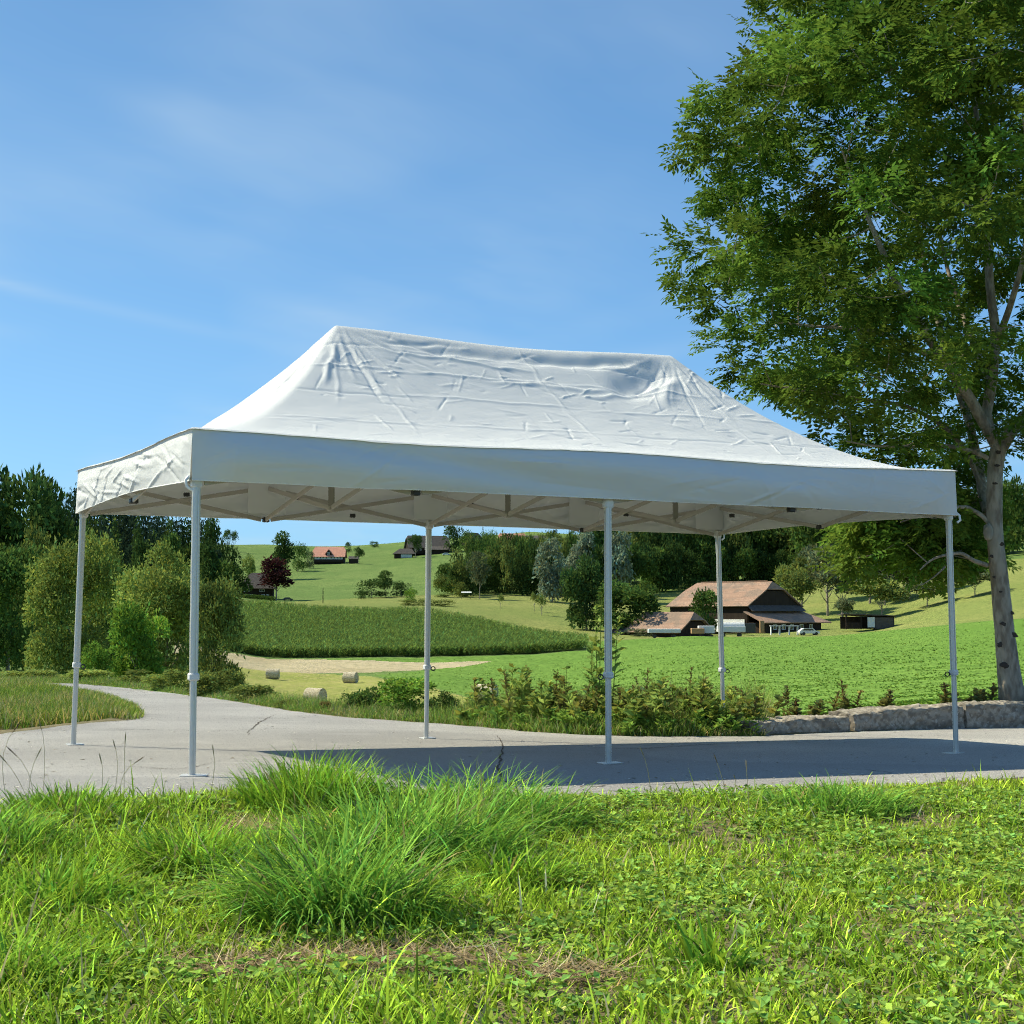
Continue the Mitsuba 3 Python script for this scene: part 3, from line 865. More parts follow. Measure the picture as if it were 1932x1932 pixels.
tree('copper_beech', 522, 462, 1052, 62, 'oval', 'copper', 'dark purple copper beech standing beside the dark-roofed house', variant=1, n=2200)
tree('broadleaf_tree', 533, 640, 1002, 44, 'oval', 'dark', 'dark round-topped tree rising behind the purple beech', variant=2, n=1800)
tree('broadleaf_tree', 562, 700, 1024, 42, 'bush', 'mid', 'mid green bushy tree left of the red-roofed house', variant=0)
tree('broadleaf_tree', 583, 720, 1036, 20, 'bush', 'grey', 'small greyish tree touching the left corner of the red-roofed house', variant=1)
tree('broadleaf_tree', 677, 740, 1031, 20, 'round', 'dark', 'small dark tree right of the red-roofed house', variant=2)
tree('broadleaf_tree', 657, 860, 1022, 14, 'bush', 'dark', 'tiny dark tree just behind the roof of the red-roofed house', variant=0)
tree('broadleaf_tree', 705, 930, 1020, 18, 'bush', 'dark', 'lone dark bush on the skyline between the red-roofed house and the hilltop farm', cat='bush', variant=1)
for u, v, s in ((428, 998, 'taller, left one'), (441, 1001, 'shorter, right one')):
    tree('crest_tree', u, 860, v, 16, 'orchard', 'mid', f'small thin tree on the left skyline, {s} of a pair', variant=3, n=500, size=.09)
for u, v, w, hu, kd, lb in ((400, 978, 44, 'dark', 'round', 'dark round tree at the right edge of the fir wood, beside the near left leg'), (430, 1018, 44, 'dark', 'bush', 'dark ball-shaped tree below the pair of skyline trees'), (415, 1048, 60, 'mid', 'bush', 'mid green tree at the foot of the fir wood'), (452, 1066, 44, 'mid', 'oval', 'green tree between the fir wood and the dark-roofed house'), (470, 1046, 26, 'pale', 'orchard', 'thin pale tree on the pasture right of the fir wood')):
    tree('broadleaf_tree', u, {400: 390, 430: 385, 415: 370, 452: 400, 470: 500}[u], v, w, kd, hu, lb, variant=u % 3, n=1800)
# bushes in mid-slope
for u, v, w, D, kd, hu, lb in ((702, 1092, 62, 465, 'bush', 'dark', 'broad dark bush on the slope, left one of the clump'), (727, 1076, 30, 470, 'oval', 'mid', 'taller green tree in the middle of the clump on the slope'), (757, 1095, 44, 468, 'bush', 'dark', 'low dark bush on the slope, right one of the clump'),
                               (776, 1108, 26, 420, 'bush', 'bright', 'small light green bush in front of the clump on the slope'), (683, 1112, 16, 455, 'bush', 'dark', 'smallest dark bush at the left end of the clump on the slope')):
    tree('slope_bush', u, D, v, w, kd, hu, lb, 'bush', variant=u % 3, n=1500)
for u, v, w, lb in ((768, 1131, 40, 'left'), (800, 1128, 40, 'middle'), (838, 1130, 46, 'right')):
    tree('scrub_bush', u, 400, v, w, 'bush', 'olive', f'low olive scrub in the meadow below the slope bushes, {lb} of three', 'bush', variant=u % 3, n=900, size=.08)
# young trees in the meadow
for u, v, w, lb in ((1019, 1119, 14, 'thin young tree in the yellow meadow, leftmost of three'), (1083, 1116, 15, 'thin young tree in the yellow meadow, middle of three'), (1168 - 2, 1118, 26, 'round young tree in the yellow meadow, rightmost of three')):
    tree('young_tree', u - 75 if u < 1100 else 1010 + 12, {1019: 405, 1083: 400}.get(u, 385), v, w, 'orchard', 'olive', lb, variant=u % 3, n=450, size=.1)
# hilltop trees
tree('broadleaf_tree', 855, 790, 986, 40, 'bush', 'dark', 'large dark tree in front of the long hilltop farm roof', variant=1, n=1800)
tree('broadleaf_tree', 882, 780, 1000, 40, 'bush', 'mid', 'mid green tree right of the large dark hilltop tree', variant=2)
tree('broadleaf_tree', 784, 770, 1008, 30, 'round', 'dark', 'dark tree at the left end of the hilltop farm', variant=0)
tree('broadleaf_tree', 925, 760, 1000, 36, 'bush', 'mid', 'green tree between the two hilltop houses', variant=1)
tree('broadleaf_tree', 900, 700, 1016, 44, 'bush', 'olive', 'olive green tree below the hilltop houses', variant=0)
tree('spruce_tree', 911, 770, 990, 10, 'conifer', 'fir', 'slim dark spruce poking up between the hilltop houses', variant=0, n=700)
# willows and the trees beside the farm
tree('willow_tree', 1042, 452, 1018, 64, 'willow', 'silver', 'silvery willow left of the near middle leg, lower and in front', variant=1, n=3600, size=.062)
tree('willow_tree', 1098, 470, 1002, 62, 'willow', 'silver', 'silvery willow directly behind the near middle leg', variant=2, n=3600, size=.062)
tree('willow_tree', 1170, 472, 1004, 60, 'willow', 'silver', 'silvery willow just right of the near middle leg', variant=3, n=3400, size=.062)
tree('broadleaf_tree', 1106, 330, 1052, 84, 'bush', 'dark', 'big dark tree with a dense rounded crown, left of the near middle leg', variant=2, n=4600, size=.058)
tree('broadleaf_tree', 1178, 318, 1096, 122, 'bush', 'mid', 'wide green tree right of the near middle leg, left of the small barn', variant=1, n=4600, size=.056)
tree('broadleaf_tree', 1329, 322, 1112, 50, 'bush', 'mid', 'green tree growing against the farmhouse roof', variant=0, n=2600, size=.07)
tree('broadleaf_tree', 905, 455, 1040, 40, 'oval', 'grey', 'pale grey-green tree at the left end of the thicket', variant=1)
og = 'orchard trees on the slope right of the farmhouse'
ORCH = [(1512, 395, 1052, 74, 'grey-green orchard tree closest to the farmhouse gable, upper one'), (1560, 385, 1036, 84, 'large grey-green orchard tree, second along the upper row from the farmhouse'), (1588, 372, 1066, 76, 'orchard tree in front of the large second tree, above the field shed'), (1503, 372, 1080, 60, 'low orchard tree touching the farmhouse gable'),
        (1640, 410, 1040, 80, 'orchard tree high on the slope straight above the field shed'), (1668, 396, 1064, 70, 'orchard tree in the middle of the orchard, upper row'), (1662, 352, 1092, 82, 'full grey orchard tree standing just behind the field shed'), (1716, 400, 1066, 66, 'orchard tree halfway between the field shed and the ash trunk'), (1748, 358, 1092, 76, 'orchard tree with a clear trunk, lowest right before the near right leg'),
        (1775, 395, 1050, 66, 'orchard tree just left of the near right leg, upper row'), (1596, 352, 1128, 36, 'smallest orchard tree left of the field shed'), (1838, 352, 1072, 84, 'orchard tree between the near right leg and the ash trunk'), (1720, 430, 1030, 80, 'topmost orchard tree under the ash foliage'), (1560, 430, 1026, 90, 'topmost orchard tree above the farmhouse gable')]
for k, (u, D, v, w, lb) in enumerate(ORCH):
    tree('orchard_tree', u, D, v, w * 1.22, 'orchard', 'grey' if k % 3 else 'olive', lb, group=og, variant=k % 4, n=3400, size=.058)

# the shrubs and trees behind the road on the left
tree('oak_tree', -62, 78, 836, 270, 'bush', 'dark', 'tall dark oak cut by the left picture edge', variant=1, n=12000, size=.034)
tree('oak_tree', 70, 84, 898, 165, 'bush', 'dark', 'dark oak right of the tallest oak, showing above the bushes', variant=2, n=11000, size=.036)
tree('roadside_shrub', 20, 52, 1030, 160, 'bush', 'mid', 'dark green shrub at the left picture edge behind the lawn', 'shrub', variant=0, n=10000, size=.036)
tree('roadside_shrub', 146, 47, 1014, 176, 'bush', 'pale', 'tall pale willow shrub behind the far left leg', 'shrub', variant=1, n=17000, size=.028)
tree('roadside_shrub', 318, 43, 1034, 180, 'bush', 'pale', 'tall pale willow shrub behind the near left leg', 'shrub', variant=2, n=17000, size=.028)
tree('roadside_shrub', 408, 41, 1095, 110, 'bush', 'olive', 'olive shrub right of the near left leg, above the road bend', 'shrub', variant=0, n=11000, size=.034)
tree('roadside_shrub', 262, 38, 1140, 112, 'bush', 'bright', 'bright green leafy shrub between the two left legs', 'shrub', variant=1, n=6500, size=.05)
tree('roadside_shrub', 178, 36, 1212, 60, 'bush', 'bright', 'small bright green shrub right beside the far left leg', 'shrub', variant=2, n=3000, size=.06)
tree('roadside_shrub', 70, 60, 1000, 110, 'bush', 'olive', 'olive shrub filling the gap below the dark oaks', 'shrub', variant=2, n=8000, size=.04)
tree('roadside_shrub', 215, 64, 1050, 150, 'bush', 'mid', 'shadowy shrub in the gap between the two pale willow shrubs', 'shrub', variant=1, n=8000, size=.04)
# ------------------------------------------------------------------ farm buildings


def rz(a):
    return trimesh.transformations.rotation_matrix(a, [0, 0, 1])


def slab(quad, t=.18):
    """a roof plane with thickness"""
    q = np.asarray(quad, float)
    n = norm(np.cross(q[1] - q[0], q[2] - q[0]))
    n = n if n[2] > 0 else -n
    return trimesh.convex.convex_hull(np.vstack([q, q - n * t]))


class House:
    def __init__(self, name, label, u, D, turn, cat='house', dz=0.0, key=None):
        self.o = at(u, D, dz)
        self.k = key or thing(name, label, cat)
        self.m = np.eye(4)
        self.m[:3, :3] = rz(turn)[:3, :3]
        self.m[:3, 3] = self.o

    def w(self, m):
        m = m.copy()
        m.apply_transform(self.m)
        return m

    def part(self, name, meshes, mat, parent=None, label=None):
        m = trimesh.util.concatenate([self.w(x) for x in (meshes if isinstance(meshes, list) else [meshes])])
        return put(name, m, mat, parent or self.k, label=label)

    def window(self, x, y, z, w, h, face, mat='mat_white', parent=None):
        """face: (nx, ny) outward"""
        a = math.atan2(face[1], face[0]) - math.pi / 2
        t = rz(a)
        f = trimesh.util.concatenate([box(w + .16, .08, .10, (0, .03, h / 2)), box(w + .16, .08, .10, (0, .03, -h / 2)), box(.10, .08, h, (w / 2, .03, 0)), box(.10, .08, h, (-w / 2, .03, 0)), box(.06, .05, h, (0, .03, 0))])
        g = box(w, .03, h, (0, .01, 0))
        for m in (f, g):
            m.apply_transform(t)
            m.apply_translation((x, y, z))
        k = self.part('window', f, mat, parent)
        self.part('pane', g, 'mat_glass', k)


def gable_roof(L, W, ze, zr, over, hip):
    """half-hipped roof planes: ridge along x"""
    s = (zr - ze) / (W / 2)
    e, x = W / 2 + over, L / 2 + over * .8
    zo = ze - s * over
    h = hip * (zr - ze)
    rx = x - h * .55
    y1, z1 = h / s, zr - h
    P = []
    for sg in (-1, 1):
        P.append([[-rx, 0, zr], [rx, 0, zr], [x, sg * y1, z1], [x, sg * e, zo], [-x, sg * e, zo], [-x, sg * y1, z1]])
    for sg in (-1, 1):
        P.append([[sg * rx, 0, zr], [sg * x, y1, z1], [sg * x, -y1, z1]])
    return P


def gable_wall(L, W, ze, zr, hip):
    s = (zr - ze) / (W / 2)
    zt = zr - hip * (zr - ze) - .2
    y1 = (zr - zt) / s
    m = []
    for sg in (-1, 1):
        pts = np.array([(sg * L / 2 + dx, y, z) for dx in (-.12, .12) for y, z in ((-W / 2, 0), (W / 2, 0), (-W / 2, ze - .2), (W / 2, ze - .2), (-y1, zt - .1), (y1, zt - .1))])
        m.append(trimesh.convex.convex_hull(pts))
    for sg in (-1, 1):
        m.append(box(L - .24, .24, ze - .25, (0, sg * W / 2, (ze - .25) / 2)))
    return m


def tile_rows(roof_planes, step=.9):
    """courses of tiles: thin ledges that follow the slope"""
    return [slab(p, .22) for p in roof_planes]


# brown farmhouse: ridge from near right to far left
h = House('farmhouse', 'large brown-roofed farmhouse with dark timber gable behind the green field', 1384, 338, math.radians(-49), dz=-.2)
L, W, ze, zr = 23.5, 18.5, 6.7, 11.9
rp = gable_roof(L, W, ze, zr, .9, .36)
h.part('wall', gable_wall(L, W, ze, zr, .36), 'mat_darkwood', label='dark timber wall with a broad gable')
rf = h.part('roof', tile_rows(rp), 'mat_tile', label='brown tiled half-hipped main roof')
rg = [box(L - 3.4, .4, .22, (0, 0, zr + .10))]
h.part('ridge_cap', rg, 'mat_tile', rf)
x0 = L / 2 + .12
h.part('lower_roof', [slab([[x0 - .1, -W / 2 - 1.5, 5.0], [x0 - .1, W / 2 + 1.5, 5.0], [x0 + 5.8, W / 2 + 4.6, 2.5], [x0 + 5.8, -W / 2 - 1.8, 2.5]], .2)], 'mat_tile', label='low tiled pent roof along the gable end')
h.part('gable_skirt', [slab([[x0 + .05, -W / 2 - .4, 6.4], [x0 + .05, W / 2 + .4, 6.4], [x0 + 1.6, W / 2 + .6, 5.1], [x0 + 1.6, -W / 2 - .4, 5.1]], .15)], 'mat_roofdark', label='grey weathered skirt roof under the gable')
h.part('annex_wall', [box(5.0, W + 1.5, 2.5, (x0 + 2.5, .8, 1.25))], 'mat_darkwood')
h.part('white_wall', [box(9.0, .3, 2.9, (L / 2 - 5.2, -W / 2 - .16, 1.75))], 'mat_white', label='white plastered ground floor beside the corner')
for k, x in enumerate((-8.3, -6.2, -4.2, -2.2)):
    h.window(L / 2 + x + .6, -W / 2 - .33, 1.9, 1.0, 1.3, (0, -1))
for y in (-6, -3, 0, 3.5, 7):
    h.window(x0 + 5.02, y, 1.5, 1.1, 1.1, (1, 0))
h.part('door', box(1.1, .08, 2.1, (L / 2 - 1.1, -W / 2 - .36, 1.1)), 'mat_darkwood')
h.part('dormer', [slab([[-2.6, -6.6, 7.9], [.6, -6.6, 7.9], [.6, -8.3, 7.2], [-2.6, -8.3, 7.2]], .15), box(2.8, .9, .9, (-1, -7.3, 7.0))], 'mat_darkwood', rf)
# small barn in front
b = House('barn', 'small brown-roofed barn left of the big farmhouse', 1262, 312, math.radians(-43), 'barn', dz=-.3)
L, W, ze, zr = 13.0, 11.0, 2.2, 5.7
b.part('wall', gable_wall(L, W, ze, zr, .5), 'mat_darkwood')
b.part('roof', tile_rows(gable_roof(L, W, ze, zr, 1.3, .5)), 'mat_tile', label='brown tiled hipped roof sloping low towards the field')
b.part('lean_to', [slab([[-L / 2 - 5, -W / 2 + 1, 2.2], [-L / 2, -W / 2 + 1, 2.4], [-L / 2, -W / 2 - 3.6, .7], [-L / 2 - 5, -W / 2 - 3.6, .6]], .12), box(.2, .2, 1.2, (-L / 2 - 4.6, -W / 2 - 3, .2)), box(.2, .2, 1.2, (-L / 2 - .4, -W / 2 - 3, .2))], 'mat_roofdark')
b.part('door', box(3.0, .1, 1.7, (2, -W / 2 - .17, .9)), 'mat_darkwood')

# yard clutter


def trailer(u, D, L, W, H, mat, label, name='trailer', cat='trailer', wheels=True, turn=0.0, z0=.75):
    h = House(name, label, u, D, turn, cat)
    h.part('body', box(L, W, H, (0, 0, z0 + H / 2), None, .06), mat)
    if wheels:
        for x in (-L * .3, L * .3):
            for y in (-W / 2 + .1, W / 2 - .1):
                c = trimesh.creation.cylinder(.36, .22, sections=14)
                c.apply_transform(trimesh.transformations.rotation_matrix(math.pi / 2, [1, 0, 0]))
                c.apply_translation((x, y, .36))
                h.part('wheel', c, 'mat_black')
    return h


crest = 1.35
trailer(1252, 286, 6.4, 2.2, .8, 'mat_tarp', 'long low white trailer in front of the small barn', z0=1.0)
trailer(1331, 292, 3.2, 2.2, 1.5, 'mat_tarp', 'short white covered trailer between the barn and the far right leg', 'covered_trailer', z0=.9)
hh_ = trailer(1378, 295, 5.6, 2.2, 1.2, 'mat_tarp', 'long white tanker trailer just right of the far right leg', 'tank_trailer', z0=1.0)
cyl = trimesh.creation.cylinder(.75, 5.4, sections=20)
cyl.apply_transform(trimesh.transformations.rotation_matrix(math.pi / 2, [0, 1, 0]))
cyl.apply_translation((0, 0, 2.2))
hh_.part('tank', cyl, 'mat_tarp')


def car(u, D, turn, rgb_mat, label, name='parked_car', cat='car', s=1.0):
    h = House(name, label, u, D, turn, cat)
    prof = np.array([(-2.1, .35), (2.1, .35), (2.15, .75), (1.25, .92), (.65, 1.42), (-1.25, 1.45), (-2.0, .95), (-2.15, .7)]) * s
    m = trimesh.creation.extrude_polygon(Polygon(prof), 1.7 * s, engine='earcut')
    m.apply_transform(trimesh.transformations.rotation_matrix(math.pi / 2, [1, 0, 0]))
    m.apply_translation((0, .85 * s, 0))
    h.part('body', m, rgb_mat)
    for sy in (-1, 1):
        wn = trimesh.creation.extrude_polygon(Polygon(np.array([(-1.6, .95), (.9, .95), (.5, 1.33), (-1.1, 1.36)]) * s), .02, engine='earcut')
        wn.apply_transform(trimesh.transformations.rotation_matrix(math.pi / 2, [1, 0, 0]))
        wn.apply_translation((0, sy * .86 * s + .01, 0))
        h.part('side_window', wn, 'mat_glass')
        for x in (-1.3, 1.35):
            c = trimesh.creation.cylinder(.32 * s, .2 * s, sections=14)
            c.apply_transform(trimesh.transformations.rotation_matrix(math.pi / 2, [1, 0, 0]))
            c.apply_translation((x * s, sy * .8 * s, .32 * s))
            h.part('wheel', c, 'mat_black')
    return h


scene['mat_carpale'] = flat((.62, .62, .60), .3)
scene['mat_carblue'] = flat((.12, .2, .28), .3)
scene['mat_cardark'] = flat((.03, .03, .032), .3)
scene['mat_box'] = flat((.34, .21, .10), .8)
scene['mat_tarp'] = flat((.55, .57, .58), .6)
car(1524, 296, .1, 'mat_carpale', 'pale car parked at the right end of the big farmhouse')
car(544, 462, .2, 'mat_cardark', 'dark car parked on the track right of the purple beech', s=.75)
car(842, 770, .1, 'mat_white', 'white car in front of the long hilltop farm roof')
car(993, 740, .3, 'mat_carblue', 'bluish car below the right hilltop house')
trailer(1315, 290, 2.6, 1.6, 1.1, 'mat_box', 'orange-brown wooden crate in the farmyard left of the far right leg', 'wooden_crate', 'crate', False, z0=.9)
trailer(1412, 300, 2.4, 2.0, 2.0, 'mat_cardark', 'dark container standing in front of the white farmhouse wall', 'container', 'container', False, z0=.6)
trailer(1436, 303, .9, .9, 2.6, 'mat_box', 'tan wooden stack of boards right of the dark container', 'board_stack', 'board stack', False, z0=.5)
t = House('farm_table', 'long pale wooden table under the low farmhouse roof', 1478, 298, .05, 'table')
t.part('table_top', box(6.0, 1.2, .12, (0, 0, 1.9)), 'mat_tarp')
for x in (-2.8, -1, 1, 2.8):
    t.part('leg', box(.14, .9, 1.9, (x, 0, .95)), 'mat_tarp')
tree('farm_bush', 1205, 300, 1185, 50, 'bush', 'grey', 'greyish brushwood heap at the left end of the small barn', 'bush', n=900, size=.08)
# open shed
s_ = House('field_shed', 'low open-fronted shed with flat dark roof right of the farmhouse', 1634, 318, .04, 'shed', dz=.3)
s_.part('roof', slab([[-5.9, -2.6, 3.5], [5.9, -2.6, 3.0], [5.9, 2.6, 2.7], [-5.9, 2.6, 3.2]], .2), 'mat_roofdark')
for x in (-5.3, -2.0, .8):
    s_.part('post', box(.2, .2, 3.1, (x, -2.3, 1.5)), 'mat_darkwood')
s_.part('wall', [box(10.8, .15, 2.7, (0, 2.3, 1.35)), box(.15, 4.6, 2.8, (5.3, 0, 1.4))], 'mat_darkwood')
s_.part('board_front', box(4.2, .12, 2.5, (3.2, -2.2, 1.3)), 'mat_roofdark', label='grey boarded right half of the shed front')
s_.part('tarp', box(1.6, .1, 2.2, (.2, -2.42, 1.5)), 'mat_tarp', label='pale tarpaulin hanging at the shed front')
s_.part('low_wall', box(3.0, .15, 1.3, (-3.6, -2.1, .8)), 'mat_darkwood')

# red-roofed house on the far slope
q = House('red_roofed_house', 'house with red tiled roof and small dormer alone on the far green slope', 622, 760, .03, dz=-.3)
L, W, ze, zr = 15.5, 11.0, 4.6, 9.2
scene['mat_redtile'] = surf(lambda p, n, uv: mixc((.46, .21, .15), (.56, .30, .22), f_(p.x * .8, p.y * .8, p.z * 1.5, 3)), .85)
q.part('wall', gable_wall(L, W, ze, zr, .45), 'mat_darkwood')
q.part('facade_band', box(L - .6, .2, 1.7, (0, -W / 2 - .14, 3.2)), 'mat_tarp', label='pale window storey below the eaves')
rf = q.part('roof', tile_rows(gable_roof(L, W, ze, zr, 1.2, .45)), 'mat_redtile')
q.part('dormer', [slab([[-2.1, -W / 2 - .6, 5.0], [0, -W / 2 - .6, 7.6], [0, -1.5, 7.6], [-2.1, -1.5, 5.6]], .2), slab([[2.1, -W / 2 - .6, 5.0], [0, -W / 2 - .6, 7.6], [0, -1.5, 7.6], [2.1, -1.5, 5.6]], .2)], 'mat_redtile', rf)
q.part('dormer_wall', trimesh.convex.convex_hull(np.array([(x, y, z) for y in (-W / 2 - .3, -2) for x, z in ((-1.7, 4.7), (1.7, 4.7), (0, 7.1))])), 'mat_darkwood', rf)
q.window(0, -W / 2 - .35, 5.4, 1.2, 1.1, (0, -1))
for x in (-6, -4.4, -2.8, -1.2, 1.4, 3, 4.6, 6.2):
    q.window(x, -W / 2 - .26, 3.2, .8, 1.1, (0, -1))
q.part('balcony', box(L + .4, 1.2, .9, (0, -W / 2 - .6, 1.4)), 'mat_darkwood')
sh = House('garden_shed', 'small dark shed right of the red-roofed house', 667, 752, 0, 'shed', dz=-.2)
sh.part('wall', box(4.5, 3.5, 2.6, (0, 0, 1.3)), 'mat_darkwood')
sh.part('roof', [slab([[-2.6, -2, 2.5], [2.6, -2, 2.5], [2.6, 0, 4.0], [-2.6, 0, 4.0]]), slab([[-2.6, 2, 2.5], [2.6, 2, 2.5], [2.6, 0, 4.0], [-2.6, 0, 4.0]])], 'mat_roofdark')

# dark house at the beech
d = House('dark_roofed_house', 'dark hip-roofed timber house half hidden by the purple beech', 486, 474, .12, dz=-.2)
d.part('wall', box(10.6, 9, 3.6, (0, 0, 1.8)), 'mat_darkwood')
d.part('roof', [slab(p, .2) for p in ([[-2.2, 0, 8.6], [2.2, 0, 8.6], [6.2, -5.4, 3.4], [-6.2, -5.4, 3.4]], [[-2.2, 0, 8.6], [2.2, 0, 8.6], [6.2, 5.4, 3.4], [-6.2, 5.4, 3.4]], [[2.2, 0, 8.6], [6.2, -5.4, 3.4], [6.2, 5.4, 3.4]], [[-2.2, 0, 8.6], [-6.2, -5.4, 3.4], [-6.2, 5.4, 3.4]])], 'mat_roofdark')
for x in (-3.2, 1.8):
    d.window(x, -4.55, 2.7, 1.6, .7, (0, -1))
for x in (-3.4, -1.6, 2.2, 3.6):
    d.window(x, -4.55, 1.0, .9, 1.0, (0, -1))
mbh = MB()
rh = R(8)
for k in range(1500):
    pass
n = 2600
t_ = rh.random(n)
pA, pB = at(458, 462), at(520, 456)
c = pA + (pB - pA) * t_[:, None] + np.c_[rh.normal(0, .4, n), rh.normal(0, .4, n), rh.random(n) * 1.3]
leaves(mbh, c, rh.normal(size=(n, 3)), rh.normal(size=(n, 3)) + [0, 0, .6], .32, .2, vary(rh, n, HUES['mid'], .2))
one('garden_hedge', mbh.get(), 'mat_leaf', 'low clipped hedge in front of the dark-roofed house', 'hedge', color=mbh.col())

# hilltop farm
g = House('hilltop_farm', 'long dark-roofed farm building on the hilltop behind the far middle leg', 806, 800, .25, dz=-.3)
L, W, ze, zr = 22, 13, 4.5, 10.5
g.part('wall', gable_wall(L, W, ze, zr, .3), 'mat_darkwood')
g.part('roof', tile_rows(gable_roof(L, W, ze, zr, 1.3, .3)), 'mat_roofdark')
g.part('lower_roof', slab([[-2, -W / 2 - .2, 4.4], [L / 2, -W / 2 - .2, 4.4], [L / 2, -W / 2 - 5, 2.2], [-4, -W / 2 - 5, 2.2]], .2), 'mat_roofdark')
g.part('annex_wall', box(11, 4, 2.2, (4.5, -W / 2 - 2.3, 1.1)), 'mat_darkwood')
for x in (-8, -5, 6, 9):
    g.window(x, -W / 2 - .14, 2.6, 1.0, 1.0, (0, -1))
g2 = House('hilltop_shed', 'low brown shed with pale wall at the left end of the hilltop farm', 761, 780, .1, 'shed', dz=-.2)
g2.part('wall', box(10, 6, 2.4, (0, 0, 1.2)), 'mat_darkwood')
g2.part('pale_wall', box(6, .2, 1.8, (1.6, -3.1, 1.0)), 'mat_tarp')
g2.part('roof', [slab([[-6, -4, 2.2], [6.4, -4, 2.2], [4.5, 0, 5.2], [-2.0, 0, 5.2]]), slab([[-6, 4, 2.2], [6.4, 4, 2.2], [4.5, 0, 5.2], [-2.0, 0, 5.2]])], 'mat_roofdark')
g3 = House('barn', 'dark gabled barn between the trees on the hilltop', 891, 830, .9, 'barn', dz=0)
g3.part('wall', gable_wall(10, 8, 4, 8, .2), 'mat_darkwood')
g3.part('roof', tile_rows(gable_roof(10, 8, 4, 8, .9, .2)), 'mat_roofdark')
o = House('hilltop_house', 'orange-roofed house on the hilltop just under the canopy hem', 966, 770, .1, dz=0)
L, W, ze, zr = 13, 10, 4.6, 8.6
o.part('wall', gable_wall(L, W, ze, zr, .3), 'mat_darkwood')
o.part('roof', tile_rows(gable_roof(L, W, ze, zr, 1.1, .3)), 'mat_redtile')
o.part('awning', slab([[-5, -W / 2 - 2.4, 2.2], [4, -W / 2 - 2.4, 2.2], [4, -W / 2, 3.0], [-5, -W / 2, 3.0]], .1), 'mat_tarp', label='pale sunlit awning')
for x in (-4, 0, 4):
    o.window(x, -W / 2 - .14, 3.6, 1.0, 1.1, (0, -1))
w_ = House('hilltop_house', 'grey-walled house with flat dark roof at the right end of the hilltop', 1020, 760, -.05, dz=0)
L, W, ze, zr = 17, 9, 5.4, 7.6
w_.part('wall', gable_wall(L, W, ze, zr, .2), 'mat_tarp')
w_.part('roof', tile_rows(gable_roof(L, W, ze, zr, 1.0, .2)), 'mat_roofdark')
for x in (-6.5, -4.5, -2.5, 0, 2.5):
    w_.window(x, -W / 2 - .14, 3.8, 1.1, 1.2, (0, -1))
w_.part('balcony', box(9, 1.4, 1.0, (-3, -W / 2 - .8, 2.2)), 'mat_roofdark')
trailer(1018, 452, 2.6, 1.9, 1.1, 'mat_white', 'small white trailer under the silvery willow', 'field_trailer', z0=.35)
k = thing('hay_shelter', 'low pale-roofed shelter at the edge of the thicket', 'shelter')
hs = House(None, None, 880, 452, 0, key=k)
hs.part('roof', slab([[-1.6, -1, 2.0], [1.6, -1, 2.0], [1.6, 1, 2.4], [-1.6, 1, 2.4]], .1), 'mat_tarp')
for x in (-1.4, 1.4):
    hs.part('post', box(.12, .12, 2.0, (x, 0, 1)), 'mat_darkwood')
pp = at(610, 425)
one('utility_pole', tube(np.array([pp + [0, 0, -.3], pp + [0, 0, 4.4]]), [.13, .10], 8), 'mat_darkwood', 'single wooden pole at the edge of the yellow meadow', 'pole', smooth=True)

# round bales
for u, D, dia, L, turn, lb in ((517, 163, 1.2, 1.42, .02, 'round hay bale on the mown field, far left one of the four'), (663, 160, 1.25, 1.45, -.32, 'round hay bale on the mown field, far right one, by the far middle leg'), (597, 109, 1.28, 1.35, -.42, 'nearest fully visible hay bale, between the two far bales'), (918, 108, 1.25, 1.5, -.3, 'hay bale half hidden behind the verge bushes')):
    p = at(u, D)
    key = thing('hay_bale', lb, 'hay bale', 'round hay bales on the mown field')
    rb = R(int(u))
    a, s = np.meshgrid(np.linspace(0, 2 * np.pi, 41)[:-1], np.linspace(-.5, .5, 17), indexing='ij')
    rad = dia / 2 * (1 - .10 * np.clip(abs(s) * 2 - .8, 0, 1) ** 2 * 4) * (1 + .03 * (meshkit.fbm(np.stack([np.cos(a) * 3, np.sin(a) * 3, s * 6 + u], -1), 3, 1) - .5))
    zz = np.maximum(rad * np.sin(a), -dia / 2 * .93)
    v = np.stack([s * L, rad * np.cos(a), zz + dia / 2 * .93], -1).reshape(-1, 3)
    i, j = np.meshgrid(np.arange(40), np.arange(16), indexing='ij')
    f = np.stack([i * 17 + j, ((i + 1) % 40) * 17 + j, ((i + 1) % 40) * 17 + j + 1, i * 17 + j + 1], -1).reshape(-1, 4)
    M = rz(turn)[:3, :3]
    put('bale_roll', (v @ M.T + p, f), 'mat_straw', key, smooth=True)
    for sd in (-1, 1):
        e = trimesh.creation.cylinder(dia / 2 * .93, .03, sections=28)
        e.apply_transform(trimesh.transformations.rotation_matrix(math.pi / 2, [0, 1, 0]))
        e.apply_translation((sd * (L / 2 - .005), 0, dia / 2 * .93))
        e.vertices = e.vertices @ M.T + p
        put('bale_end', e, 'mat_straw', key)
        sp = np.linspace(0, 10 * np.pi, 120)
        rr_ = dia / 2 * .88 * sp / sp[-1]
        t = tube(np.stack([sp * 0 + sd * (L / 2 + .012), rr_ * np.cos(sp), rr_ * np.sin(sp) + dia / 2 * .93], -1) @ M.T + p, .022, 4)
        put('bale_swirl', t, 'mat_straw', key)

